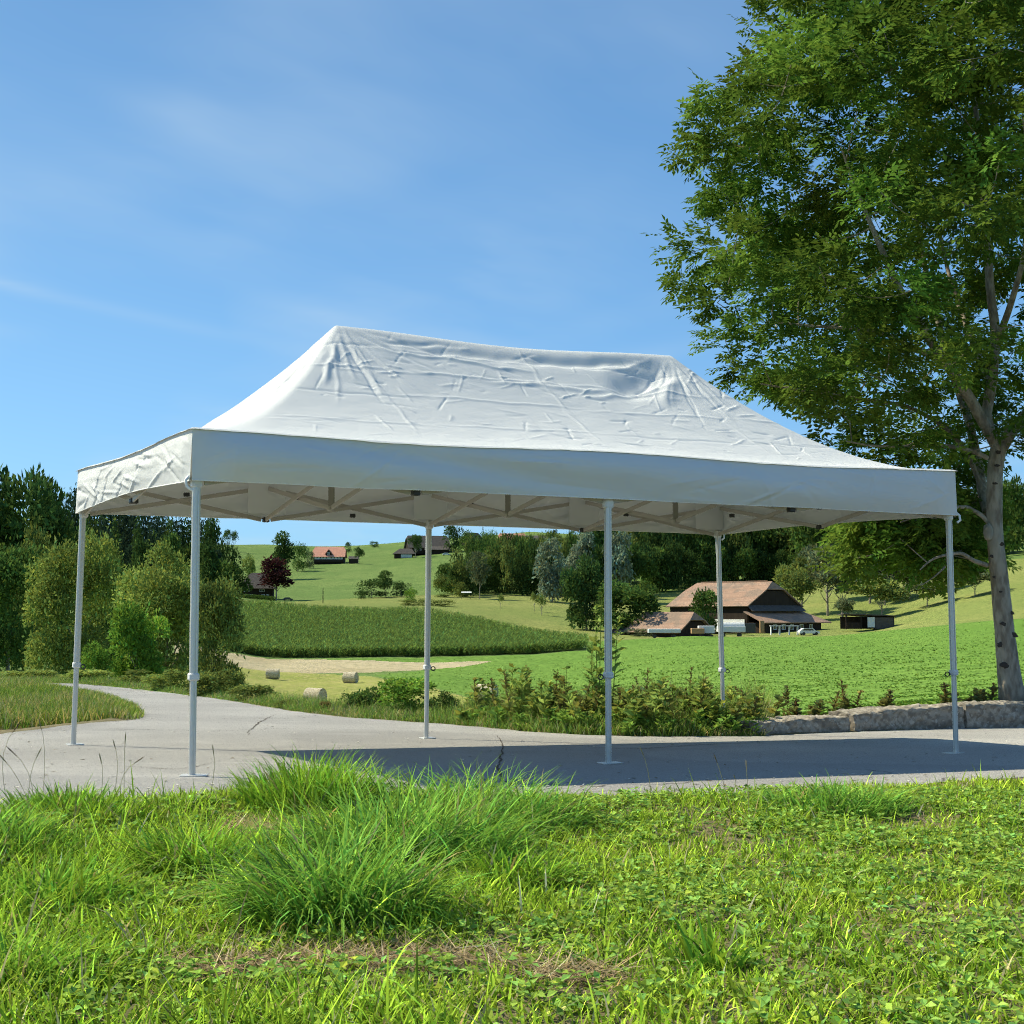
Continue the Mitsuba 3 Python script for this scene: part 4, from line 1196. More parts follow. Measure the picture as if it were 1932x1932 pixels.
# low broken wall by the road on the right
wk = thing('stone_wall', 'low weathered concrete wall with a crack along the right road edge', 'wall')
pts_ = [road_hit(u, v) for u, v in ((1418, 1385.5), (1500, 1381), (1598, 1377.5), (1606, 1377), (1700, 1374), (1812, 1371.5), (1816, 1371.5), (1932, 1370), (2080, 1369), (2300, 1368))]
tops_ = [.13, .145, .16, .19, .225, .25, .27, .27, .27, .27]
for k, (i0, i1) in enumerate(((0, 2), (3, 5), (6, 9))):
    seg = pts_[i0:i1 + 1]
    ln = LineString(seg)
    N = int(ln.length / .022)
    S = np.linspace(0, ln.length, N)
    P = np.array([ln.interpolate(s).coords[0] for s in S])
    cum = [ln.project(Point(q)) for q in seg]
    H = np.interp(S, cum, tops_[i0:i1 + 1])
    tg = norm(np.gradient(P, axis=0))
    nn = np.c_[-tg[:, 1], tg[:, 0]]
    # cross-section: front face from foot to top, over the top to the back
    prof = np.array([(0, -.12, 0)] + [(0, t, 0) for t in np.linspace(0, 1, 12)] + [(t, 1, 0) for t in np.linspace(.03, .32, 9)] + [(.33, -.3, 0)])
    rows = []
    for (dpt, tz, _) in prof:
        z = plane(P[:, 0], P[:, 1]) + H * tz
        q = np.c_[P + nn * dpt, z]
        nz = meshkit.fbm(q * [7, 7, 11] + k * 5, 4, 6) - .5
        nf = meshkit.fbm(q * 26 + k, 3, 9) - .5
        q[:, :2] -= nn * (nz * .085 + nf * .03)[:, None] * (1.0 if tz > 0 else .4)
        if tz > .9:
            q[:, 2] += nz * .075 + nf * .03 - .03 * np.exp(-dpt / .03) * (.5 + nz)
        rows.append(q)
    G = np.stack(rows, 1)
    m = G.shape[1]
    i, j = np.meshgrid(np.arange(N - 1), np.arange(m - 1), indexing='ij')
    f = np.stack([i * m + j, (i + 1) * m + j, (i + 1) * m + j + 1, i * m + j + 1], -1).reshape(-1, 4)
    v = G.reshape(-1, 3)
    caps = np.vstack([[[0, a, a + 1] for a in range(1, m - 1)], [[(N - 1) * m, (N - 1) * m + a + 1, (N - 1) * m + a] for a in range(1, m - 1)]])
    put('wall_block', (v, np.vstack([f[:, [0, 1, 2]], f[:, [0, 2, 3]], caps])), 'mat_wall', wk, smooth=35)
# ------------------------------------------------------------------ the ash tree behind the wall


def spot(u, v, D):
    return np.array([D * (u - 966) / F0, D, level(v, D)])


AD = 16.6
ash = thing('ash_tree', 'tall ash tree with grey scarred trunk behind the wall at the right edge', 'tree')


def smooth_path(p, n):
    p = np.asarray(p, float)
    from scipy.interpolate import PchipInterpolator
    t = np.r_[0, np.cumsum(np.linalg.norm(np.diff(p, axis=0), axis=1))]
    return PchipInterpolator(t, p)(np.linspace(0, t[-1], n))


tp = smooth_path([spot(1908, 1345, AD), spot(1903, 1300, AD), spot(1894, 1210, AD), spot(1886, 1100, AD), spot(1878, 1000, AD), spot(1881, 900, AD), spot(1891, 835, AD)], 60)
tr = np.interp(np.linspace(0, 1, 60), [0, .04, .12, .3, .6, .9, 1], [.182, .155, .132, .110, .098, .089, .092])
v, f = tube(tp, tr, 28)
nz = meshkit.fbm(v * [6, 6, 2.2], 4, 5) - .5
cen_ = np.vstack([np.repeat(tp, 28, 0), tp[:1], tp[-1:]])
out = v - cen_
v = v + out * (nz * .28)[:, None] + out * (.10 * np.sin(np.arctan2(out[:, 1], out[:, 0]) * 5 + v[:, 2] * 1.5) * np.exp(-(v[:, 2] - .0) / .35).clip(0, 1))[:, None]
tk = put('trunk', (v, f), 'mat_bark', ash, smooth=True, label='grey trunk with dark branch scars')
for k, (u, vv, s) in enumerate(((1884, 853, 1.0), (1881, 878, .8), (1876, 912, .7), (1885, 1027, 1.0), (1866, 1049, .9), (1866, 1088, .8), (1881, 1116, .5), (1886, 1176, 1.2), (1901, 1156, 1.1), (1903, 1196, 1.4), (1881, 1214, 1.5), (1886, 1253, 1.6))):
    z = level(vv, AD)
    i = np.argmin(abs(tp[:, 2] - z))
    dx = AD * (u - 966) / F0 - tp[i, 0]
    rr_ = tr[i] * 1.02
    dx = np.clip(dx, -rr_ * .72, rr_ * .72)
    m = trimesh.creation.icosphere(2, .022 * s)
    m.vertices *= [1.7, .30, .95]
    m.vertices *= 1 + 1.1 * (meshkit.fbm(m.vertices * 45 + k, 3, k)[:, None] - .5)
    m.apply_transform(trimesh.transformations.rotation_matrix(.4 * math.sin(k * 3.1), [0, 1, 0]))
    m.apply_translation(tp[i] + [dx, -math.sqrt(max(rr_ ** 2 - dx ** 2, 1e-4)), z - tp[i, 2]])
    put('knot', m, 'mat_scar', tk, smooth=True)
bl = trimesh.creation.icosphere(3, .075)
bl.vertices *= [.8, .7, 1.35]
bl.vertices *= 1 + .5 * (meshkit.fbm(bl.vertices * 14, 3, 4)[:, None] - .5)
bl.apply_translation(spot(1866, 1003, AD - .08))
put('burl', bl, 'mat_bark', tk, smooth=True)
LIMBS = [([(1889, 845, AD), (1868, 806, AD), (1840, 755, AD - .1), (1797, 688, AD - .25), (1752, 616, AD - .4), (1700, 520, AD - .6), (1650, 400, AD - .8), (1600, 260, AD - .9)], .085),
         ([(1872, 812, AD), (1866, 770, AD + .1), (1880, 725, AD + .1), (1888, 640, AD), (1880, 520, AD - .1), (1872, 360, AD), (1860, 160, AD), (1850, -80, AD)], .075),
         ([(1896, 842, AD), (1914, 812, AD), (1940, 785, AD + .2), (1990, 700, AD + .4), (2050, 560, AD + .5), (2110, 380, AD + .6), (2140, 180, AD + .5)], .085),
         ([(1874, 985, AD + .1), (1856, 930, AD + .6), (1852, 880, AD + .9), (1838, 810, AD + 1.1), (1806, 700, AD + 1.3), (1770, 560, AD + 1.5), (1740, 380, AD + 1.6), (1735, 150, AD + 1.4)], .075),
         ([(1797, 688, AD - .25), (1740, 655, AD - .5), (1660, 620, AD - .7), (1560, 610, AD - .8), (1450, 600, AD - .8)], .035),
         ([(1868, 862, AD), (1830, 846, AD - .1), (1780, 838, AD - .2), (1700, 842, AD - .5), (1600, 830, AD - .8)], .028),
         ([(1856, 925, AD + .6), (1800, 815, AD + .7), (1700, 760, AD + .4), (1560, 740, AD), (1440, 720, AD - .2)], .036),
         ([(1866, 985, AD), (1846, 965, AD), (1826, 955, AD - .1), (1780, 960, AD - .3), (1700, 985, AD - .5)], .026),
         ([(1862, 1066, AD), (1840, 1058, AD - .1), (1812, 1043, AD - .2), (1770, 1050, AD - .3), (1735, 1075, AD - .35)], .028),
         ([(1940, 785, AD + .2), (2000, 760, AD - .4), (2080, 720, AD - .9), (2180, 640, AD - 1.2)], .04),
         ([(1880, 725, AD + .1), (1830, 600, AD + .9), (1790, 450, AD + 1.5), (1770, 300, AD + 2)], .045),
         ([(1888, 640, AD), (1940, 500, AD - .8), (1960, 360, AD - 1.3), (1950, 200, AD - 1.6)], .045)]
nodes, nrad = [], []
for pts, r0 in LIMBS:
    P = smooth_path([spot(*q) for q in pts], 26)
    rad = r0 * .78 * np.linspace(1, 0, 26) ** .8 + .007
    P += .02 * (meshkit.noise(P * 3, 3)[:, None] - .5)
    put('branch', tube(P, rad, 10), 'mat_bark', ash, smooth=True)
    nodes += list(P[3:])
    nrad += list(rad[3:])
stub = smooth_path([spot(1783, 1068, AD - .35), spot(1765, 1085, AD - .4), spot(1735, 1104, AD - .45)], 8)
put('branch', tube(stub, np.linspace(.012, .004, 8), 6), 'mat_bark', ash, smooth=True)

rt = R(2024)
LV = [-520, -380, -250, -100, 0, 80, 150, 235, 300, 350, 400, 455, 520, 600, 660, 720, 780, 830, 860, 900, 960, 1000, 1050, 1085]
LU = [1800, 1690, 1580, 1480, 1425, 1385, 1345, 1262, 1265, 1315, 1340, 1262, 1268, 1290, 1310, 1360, 1425, 1485, 1530, 1560, 1570, 1590, 1660, 1760]
clus = []
tries = 0
while len(clus) < 440 and tries < 60000:
    tries += 1
    vv = rt.uniform(-520, 1075)
    rl = (1885 - np.interp(vv, LV, LU)) * AD / F0
    if rt.random() > (rl / 3.95) ** 1.3:
        continue
    ph = rt.uniform(0, 2 * np.pi)
    left = abs(((ph - np.pi + np.pi) % (2 * np.pi)) - np.pi) < .9
    rmax = rl * (1.0 if left else .82 + .34 * float(meshkit.noise(np.array([[math.cos(ph) * 2, math.sin(ph) * 2, vv * .012]]), 6)[0])) - .20
    ro = rmax * rt.random() ** .42
    p = np.array([AD * (1885 - 966) / F0 + ro * math.cos(ph), AD + ro * math.sin(ph), level(vv, AD)])
    up = p[0] * F0 / p[1] + 966
    if vv > 860 and (up > 1850 or (up > 1790 and (p[1] < AD or vv > 1035))):
        continue
    if vv > 540 and up > 1735 and p[1] < AD - .25 and rt.random() < .8:
        continue
    if vv > 560 and rt.random() < .06:
        continue
    if up > 2060 and rt.random() < .45:
        continue
    if clus and np.min(np.linalg.norm(np.array(clus) - p, axis=1)) < .36:
        continue
    clus.append(p)
for k in range(46):                                          # the low boughs that hang behind the tent's right end
    y = AD + rt.uniform(.1, 1.7)
    clus.append(spot(rt.uniform(1610, 1850), rt.uniform(925, 1055), y))
clus = np.array(clus)
order = np.argsort(np.min(np.linalg.norm(clus[:, None] - np.array(nodes)[None], axis=2), axis=1))
tw = MB()
N_, Rr = [np.array(q) for q in nodes], list(nrad)
ends = []
for k in order:
    p = clus[k]
    A = np.array(N_)
    dist = np.linalg.norm(A - p, axis=1) + .6 * np.maximum(A[:, 2] - p[2] - .1, 0) + .1 * (np.array(Rr) < .008)
    j = int(np.argmin(dist))
    q = N_[j]
    L = np.linalg.norm(p - q)
    m = (p + q) / 2 + rt.normal(0, .05, 3) * L + [0, 0, -.06 * L]
    P = smooth_path([q, m, p], 6)
    r0 = min(Rr[j] * .75, .006 + .008 * L)
    rad = np.linspace(max(r0, .005), .0045, 6)
    tw.add(*tube(P, rad, 5, cap=False))
    for t in range(2, 6):
        N_.append(P[t])
        Rr.append(rad[t])
    ends.append((p, norm(p - q + rt.normal(0, .1, 3))))
put('twigs', tw.get(), 'mat_bark', ash, smooth=True, kind='stuff')
# compound leaves: each a stalk with paired leaflets
C, AX, NR, LN, WD, CO = [], [], [], [], [], []
for p, d in ends:
    edge_hue = np.array([.126, .208, .032]) * np.exp(rt.normal(0, .26)) * [1 + rt.normal(0, .09), 1, 1]
    nl = int(rt.integers(38, 54))
    base = p + norm(rt.normal(size=(nl, 3))) * (.30 * rt.random((nl, 1)) ** .5) * [1, 1, .7]
    away = norm(base - p + d * .25)
    ax = norm(away * [1, 1, .5] + rt.normal(0, .35, (nl, 3)) + [0, 0, -.12])
    nr = norm(np.array([0, 0, 1.0]) + away * .35 + rt.normal(0, .38, (nl, 3)))
    sd = norm(np.cross(nr, ax))
    nr = np.cross(ax, sd)
    ll = rt.uniform(.16, .26, nl)
    for t in (.3, .52, .74, .95):
        droop = -.10 * t * t
        b0 = base + ax * (ll * t)[:, None] + np.array([0, 0, 1.0]) * (droop * ll)[:, None]
        for s in (-1, 1):
            C.append(b0)
            AX.append(sd * s + ax * .55 + rt.normal(0, .16, (nl, 3)) + [0, 0, -.15])
            NR.append(nr + rt.normal(0, .22, (nl, 3)))
            LN.append(rt.uniform(.074, .110, nl) * (1 - .25 * abs(t - .6)))
            WD.append(rt.uniform(.034, .048, nl))
            CO.append(vary(rt, nl, edge_hue, .16, .06))
    C.append(base + ax * ll[:, None])
    AX.append(ax + [0, 0, -.2])
    NR.append(nr)
    LN.append(rt.uniform(.08, .11, nl))
    WD.append(rt.uniform(.034, .046, nl))
    CO.append(vary(rt, nl, edge_hue * 1.08, .16, .06))
lm = MB()
leaves(lm, np.vstack(C), np.vstack(AX), np.vstack(NR), np.concatenate(LN), np.concatenate(WD), np.vstack(CO), fold=.16)
put('crown', lm.get(), 'mat_leaf', ash, color=lm.col())
# ------------------------------------------------------------------ fields: maize, rough growth in the green field
r = R(500)
mz = MB()
n = 15000
D = np.concatenate([r.uniform(224, 232, 3800), 224 + 120 * r.random(n - 3800) ** .85])
u = np.where(np.arange(n) < 3800, r.uniform(330, 1100, n), r.uniform(330, 1108, n))
keep = D < np.interp(u, [330, 430, 560, 750, 900, 1000, 1108], [338, 346, 352, 345, 330, 297, 262])
D, u = D[keep], u[keep]
x, y = D * (u - 966) / F0, D
z = height(x, y)
n = len(x)
hgt = r.normal(1.75, .12, n)
for k in range(6):
    t = .35 + .12 * k
    an = r.random(n) * 2 * np.pi
    out = np.stack([np.cos(an), np.sin(an), an * 0 + .75], -1)
    leaves(mz, np.stack([x, y, z + hgt * t - .4], -1), out + r.normal(0, .15, (n, 3)), np.array([0, 0, 1.0]) - out * .3, r.uniform(.65, 1.0, n), .17, vary(r, n, (.165, .255, .062), .3))
leaves(mz, np.stack([x, y, z], -1), np.array([0, 0, 1.0]) + r.normal(0, .05, (n, 3)), r.normal(size=(n, 3)) * [1, 1, 0], hgt, .10, vary(r, n, (.085, .135, .04), .2))
put('maize_crop', mz.get(), 'mat_leaf', color=mz.col(), kind='stuff')
labels['maize_crop']['label'] = 'dense dark green maize crop covering the rounded rise behind the stubble'

gf = MB()
n = 36000
D = 15 * (255 / 15) ** r.random(n)
u = r.uniform(700, 2050, n)
x, y = D * (u - 966) / F0, D
gpoly = ZONES[3][1]
shapely.prepare(gpoly)
ok = shapely.contains(gpoly, shapely.points(x, y)) & (signed(road_poly, x, y) > .8)
x, y, D = x[ok], y[ok], D[ok]
n = len(x)
cl = meshkit.fbm(np.stack([x * .8, y * .5, x * 0], -1), 3, 4)
ok = (cl > r.uniform(.34, .66, n)) & (r.random(n) < 1 - .6 * sstep(60, 200, D))
x, y, D, cl = x[ok], y[ok], D[ok], cl[ok]
n = len(x)
z = height(x, y)
tone = vary(r, n, (.125, .225, .034), .14)
for k in range(3):
    an = r.random(n) * 6.28
    leaves(gf, np.stack([x, y, z - .01], -1), np.stack([np.cos(an), np.sin(an), r.uniform(.5, 1.4, n)], -1), np.stack([np.cos(an) * -.5, np.sin(an) * -.5, an * 0 + .9], -1), r.uniform(.05, .12, n) * np.clip(D / 75, .6, 1.7), r.uniform(.06, .11, n) * np.clip(D / 75, .6, 1.7), tone)
put('clover_growth', gf.get(), 'mat_grass', color=gf.col(), kind='stuff')
labels['clover_growth']['label'] = 'leafy clover growing over the bright green field behind the wall'

# ------------------------------------------------------------------ verge behind the road
DE_U = np.array([-100, 60, 150, 250, 380, 470, 560, 670, 860, 1000, 1100, 1250, 1420])
DE_D = np.array([road_hit(u, np.interp(u, [p[0] for p in ROAD[:17]][::-1], [p[1] for p in ROAD[:17]][::-1]))[1] for u in DE_U])


def verge(u):
    return float(np.interp(u, DE_U, DE_D))


gv = MB()
n = 60000
u = r.uniform(-60, 1440, n)
off = r.random(n) ** 1.5 * 5.0 + .02
D = np.interp(u, DE_U, DE_D) + off
x, y = D * (u - 966) / F0, D
s = signed(road_poly, x, y)
ok = s > -.06
x, y, off = x[ok], y[ok], off[ok]
n = len(x)
clump = meshkit.fbm(np.stack([x * 1.3, y * 1.3, x * 0], -1), 3, 8)
ht = (.07 + .22 * np.clip(off / 1.0, 0, 1)) * (.25 + .8 * clump) * r.uniform(.6, 1.3, n) * (1 + 1.3 * sstep(-.4, .4, x / y * 2.4 + .1))
dry = r.random(n) < .16 + .25 * (clump < .42)
col = np.where(dry[:, None], vary(r, n, (.42, .38, .18), .25), vary(r, n, (.20, .31, .06), .3))
blades(gv, np.stack([x, y, height(x, y) - .01], -1), r.random(n) * 6.28, ht, r.uniform(.05, .45, n), r.uniform(.2, 1.1, n), r.uniform(.007, .014, n), col, 3, r.normal(0, .5, n))
put('verge_grass', gv.get(), 'mat_grass', color=gv.col(), kind='stuff')
labels['verge_grass']['label'] = 'rough grass along the far edge of the road'

# lawn wedge between the two roads on the left
lw = MB()
n = 62000
u = r.uniform(-260, 275, n)
D = r.uniform(15, 34, n)
x, y = D * (u - 966) / F0, D
s = signed(road_poly, x, y)
wedge = Polygon([road_hit(a, b) for a, b in ((-60, 1289), (60, 1290), (120, 1298), (200, 1313), (264, 1344), (264, 1353), (240, 1358), (150, 1365), (80, 1373), (0, 1384), (-300, 1411), (-700, 1440), (-700, 1300))]).buffer(.12)
shapely.prepare(wedge)
ok = (s > -.08) & shapely.contains(wedge, shapely.points(x, y))
x, y, s = x[ok], y[ok], s[ok]
n = len(x)
clump = meshkit.fbm(np.stack([x * .8, y * .8, x * 0], -1), 3, 18)
ht = (.10 + .10 * np.clip(s / .6, 0, 1)) * (.5 + clump) * r.uniform(.7, 1.3, n)
dry = r.random(n) < .12 + .35 * (clump > .55)
col = np.where(dry[:, None], vary(r, n, (.42, .39, .16), .2), vary(r, n, (.20, .30, .05), .25))
blades(lw, np.stack([x, y, height(x, y) - .012], -1), r.random(n) * 6.28, ht, r.uniform(.05, .4, n), r.uniform(.2, 1.0, n), r.uniform(.010, .020, n), col, 3, r.normal(0, .5, n))
put('lawn_grass', lw.get(), 'mat_grass', color=lw.col(), kind='stuff')
labels['lawn_grass']['label'] = 'sunny uncut lawn in the wedge between the two road arms'

# bushes and weeds along the verge
for k, (u, off, v, w, hue, lb) in enumerate(((770, 1.2, 1278, 120, 'bright', 'dense green bramble bush behind the far middle leg'), (690, 1.4, 1296, 80, 'mid', 'smaller bramble bush left of the dense green one'), (838, 1.3, 1304, 70, 'mid', 'low bramble bush right of the far middle leg'),
                                             (1225, .55, 1344, 70, 'bright', 'low leafy green weeds at the road edge right of the near middle leg'), (1290, .6, 1346, 60, 'bright', 'low leafy green weeds at the road edge left of the far right leg'), (905, .8, 1338, 60, 'olive', 'low weeds at the road edge right of the bramble'), (552, .8, 1318, 80, 'olive', 'low olive weeds at the road bend below the nearest hay bale'), (628, .8, 1322, 60, 'rust', 'rusty weeds right of the nearest hay bale'),
                                             (480, 1.3, 1290, 90, 'olive', 'olive weeds at the road bend right of the near left leg'), (415, 1.5, 1262, 110, 'olive', 'taller olive weeds at the foot of the shrubs by the near left leg'), (330, 1.5, 1262, 100, 'pale', 'pale weeds at the foot of the shrub left of the near left leg'), (240, 1.8, 1262, 110, 'olive', 'weeds along the road below the bright leafy shrub'), (170, 2.0, 1262, 90, 'pale', 'pale weeds along the road right of the far left leg'), (70, 3.0, 1262, 120, 'pale', 'pale weeds behind the lawn at the far end of the road'))):
    tree('verge_bush', u, verge(u) + off, v, w, 'bush', hue, lb, 'bush', 'bushes and weeds along the far road edge', variant=k % 4, n=3600, size=.055)


def stalk_plant(mb, p, h, rg, leaf, hue, head_hue=None, lean=.12):
    d = np.array([rg.normal(0, lean), rg.normal(0, lean), 1.0])
    P = p + np.linspace(0, 1, 6)[:, None] * d * h
    mb.add(*tube(P, np.linspace(.006, .003, 6), 5), np.array(hue) * .8)
    n = 34
    t = rg.uniform(.1, 1, n)
    an = rg.random(n) * 6.28
    out = np.stack([np.cos(an), np.sin(an), rg.uniform(.1, .9, n)], -1)
    c = p + t[:, None] * d * h
    leaves(mb, c, out, np.array([0, 0, 1.0]) + rg.normal(0, .4, (n, 3)), leaf * (.5 + .6 * np.sin(np.pi * t) * rg.uniform(.6, 1.2, n)), leaf * .42, vary(rg, n, hue, .25))
    if head_hue is not None:
        n = 46
        t = rg.uniform(.5, 1.03, n)
        an = rg.random(n) * 6.28
        out = np.stack([np.cos(an), np.sin(an), an * 0 + 1.3], -1)
        leaves(mb, p + t[:, None] * d * h, out, rg.normal(size=(n, 3)), .045 * (1.5 - t), .016, vary(rg, n, head_hue, .25))


WEEDS = [(905, 1312, 'lowest weed clump, right of the bramble bushes'), (945, 1286, 'weed clump around the half hidden hay bale'), (985, 1262, 'tallest weed clump between the two middle legs'), (1030, 1266, 'tall weed clump right of the tallest one'), (1075, 1284, 'weed clump left of the near middle leg'), (1118, 1296, 'weed clump at the foot of the sapling'), (1168, 1300, 'weed clump right beside the near middle leg'), (1205, 1284, 'weed clump below the tallest dock stalk'),
         (1245, 1296, 'weed clump midway between the near middle and far right legs'), (1285, 1270, 'tall brownish weed clump left of the far right leg'), (1325, 1286, 'weed clump just left of the far right leg'), (1368, 1296, 'weed clump behind the far right leg'), (1408, 1304, 'weed clump where the wall begins')]
for k, (u, v, lb) in enumerate(WEEDS):
    q = R(4000 + k)
    mb = MB()
    for j in range(16):
        uu = u + q.normal(0, 22)
        p = at(uu, verge(uu) + q.uniform(.25, 1.5), -.03)
        top = max((level(v, p[1]) - p[2]) * q.uniform(.45, 1.05), .12)
        tall = j % 3
        stalk_plant(mb, p, top, q, .12, (.27, .35, .08) if tall else (.23, .26, .07), None if tall != 0 else (.21, .17, .065), .30)
    for j in range(6):
        uu = u + q.normal(0, 22)
        p = at(uu, verge(uu) + q.uniform(.08, .5), -.03)
        stalk_plant(mb, p, q.uniform(.10, .24), q, .10, (.22, .36, .07), None, .4)
    one('weed_clump', mb.get(), 'mat_leaf', lb, 'weeds', 'bushes and weeds along the far road edge', color=mb.col())
DOCK = [(1206, 14.6, 1262, 'right of the near middle leg, tallest'), (1222, 14.8, 1280, 'right of the near middle leg, shorter one'), (1285, 14.9, 1262, 'halfway between the near middle and far right legs'), (1404, 14.8, 1296, 'just right of the far right leg'), (1452, 15.2, 1308, 'at the left end of the wall'), (1495, 15.3, 1296, 'behind the left third of the wall'),
        (1548, 15.4, 1304, 'behind the wall, left of the wall crack'), (1592, 15.5, 1282, 'tallest one behind the wall, at the crack'), (1664, 15.8, 1302, 'behind the middle of the wall'), (1790, 16.3, 1288, 'just left of the near right leg'), (1826, 16.6, 1298, 'just right of the near right leg'), (1850, 16.7, 1288, 'closest to the ash trunk')]
for k, (u, D, v, lb) in enumerate(DOCK):
    mb = MB()
    p = at(u, D, -.03)
    q = R(k + 900)
    for j in range(3):
        stalk_plant(mb, p + [q.normal(0, .06), q.normal(0, .06), 0], max(level(v, D) - p[2], .15) * (1, .7, .5)[j], q, .10, (.20, .22, .07), (.20, .12, .055), .22)
    one('dock_stalk', mb.get(), 'mat_leaf', f'brown dock stalk with seed head {lb}', 'weed', 'brown dock stalks along the wall', color=mb.col())
mb = MB()
for q, h in ((1127, 1132), (1150, 1160), (1118, 1215)):
    p = at(q, verge(q) + .9, -.02)
    for j in range(2):
        stalk_plant(mb, p, level(h, p[1]) - p[2], R(q + j), .13, (.27, .37, .09), None, .03)
one('sapling', mb.get(), 'mat_leaf', 'tall thin light green sapling just left of the near middle leg', 'sapling', color=mb.col())

# ------------------------------------------------------------------ the grass bank in front
r = R(77)


def bank_points(n, ylo, yhi):
    y = np.sqrt(r.uniform(ylo ** 2, yhi ** 2, n))
    x = r.uniform(-1, 1, n) * (y * .385 + .35)
    s = signed(road_poly, x, y)
    ok = s > -.30 * r.random(len(x)) ** 2 - .06
    return x[ok], y[ok], s[ok]


PATCH = [(-.28, 4.02, .30, .10), (.16, 3.86, .15, .07), (-1.12, 6.15, .15, .18), (-.74, 3.92, .22, .09)]
TUFT = [(-.55, 4.50, .27, .34), (-.42, 5.6, .42, .36), (-.92, 6.7, .30, .26), (-1.15, 5.35, .30, .20), (-1.9, 6.3, .3, .13), (-2.0, 5.5, .36, .17), (-.02, 5.2, .22, .16), (-1.5, 4.7, .30, .18), (-.18, 6.45, .5, .27), (1.55, 6.95, .35, .16), (.55, 4.0, .12, .13), (-1.25, 3.7, .22, .15)]


def bare(x, y):
    k = np.zeros_like(x)
    for px, py, rx, ry in PATCH:
        k = np.maximum(k, np.exp(-(((x - px) / rx) ** 2 + ((y - py) / ry) ** 2) ** 1.5))
    return k


def low(x, y):
    k = np.zeros_like(x)
    for px, py, rx, ry in PATCH:
        k = np.maximum(k, np.exp(-(((x - px) / (rx * 1.25)) ** 2 + ((y - py + .13) / (ry + .16)) ** 2) ** 1.5))
    return k


gb_ = MB()
x, y, s = bank_points(150000, 2.9, 8.3)
n = len(x)
clump = meshkit.fbm(np.stack([x * 3.2, y * 3.2, x * 0], -1), 3, 4)
wild = sstep(.5, -.35, x + .25 * (clump - .5))             # longer growth on the left half
b = bare(x, y)
ok = (r.random(n) > b * .93) & (r.random(n) < -.15 + 1.9 * clump)
x, y, s, clump, wild, b = (q[ok] for q in (x, y, s, clump, wild, b))
n = len(x)
hue = meshkit.fbm(np.stack([x * 1.7, y * 1.7, x * 0 + 3], -1), 3, 14)[:, None]
ht = (.035 + .045 * wild + .05 * clump ** 2) * r.uniform(.55, 1.5, n) * (1 + 1.2 * (r.random(n) < .03)) * (.6 + .4 * np.clip(s / .25, 0, 1)) * (1 - .72 * low(x, y))
lush = np.array([.22, .39, .034]) * (1 - hue) + np.array([.40, .52, .055]) * hue
col = np.where((r.random(n) < .09)[:, None], vary(r, n, (.45, .40, .22), .25), lush * np.exp(r.normal(0, .5, (n, 1))))
blades(gb_, np.stack([x, y, height(x, y) - .006], -1), r.random(n) * 6.28, ht, r.uniform(.1, .7, n), r.uniform(.2, 1.3, n), r.uniform(.0055, .0120, n), col, 3, r.normal(0, .5, n))
put('bank_grass', gb_.get(), 'mat_grass', color=gb_.col(), kind='stuff')
labels['bank_grass']['label'] = 'short sunlit grass covering the bank in front of the asphalt'

# clover and small broad leaves between the blades
cv = MB()
x, y, s = bank_points(20000, 2.9, 7.6)
n = len(x)
ok = (meshkit.fbm(np.stack([x * 2.1, y * 2.1, x * 0], -1), 3, 24) > r.uniform(.3, .65, n)) & (s > .1) & (bare(x, y) < .3)
x, y = x[ok], y[ok]
n = len(x)
an = r.random(n) * 6.28
c = np.stack([x, y, height(x, y) + r.uniform(.012, .055, n)], -1)
for j in range(3):
    a = an + j * 2.094
    leaves(cv, c, np.stack([np.cos(a), np.sin(a), r.normal(.1, .25, n)], -1), np.array([0, 0, 1.0]) + r.normal(0, .3, (n, 3)), r.uniform(.018, .036, n), r.uniform(.014, .026, n), vary(r, n, (.27, .42, .08), .3))
put('clover_leaves', cv.get(), 'mat_grass', color=cv.col(), kind='stuff')
labels['clover_leaves']['label'] = 'clover leaves scattered between the blades of the bank'

# plantain and dandelion leaves in the short grass
bv = MB()
x, y, s = bank_points(260, 3.0, 7.0)
ok = (s > .15) & (r.random(len(x)) < .25 + .75 * (x > -.2)) & (bare(x, y) < .3)
x, y = x[ok], y[ok]
for px, py in zip(x, y):
    m = int(r.integers(4, 8))
    an = r.random() * 6.28 + np.arange(m) * 6.28 / m + r.normal(0, .25, m)
    c = np.tile([px, py, ground(px, py) + .012], (m, 1))
    leaves(bv, c, np.stack([np.cos(an), np.sin(an), r.uniform(.1, .6, m)], -1), np.stack([-np.cos(an) * .6, -np.sin(an) * .6, an * 0 + 1], -1) + r.normal(0, .2, (m, 3)), r.uniform(.035, .075, m), r.uniform(.018, .032, m), vary(r, m, (.27, .43, .09), .25))
put('broad_leaves', bv.get(), 'mat_grass', color=bv.col(), kind='stuff')
labels['broad_leaves']['label'] = 'broad plantain leaves dotted through the short grass'

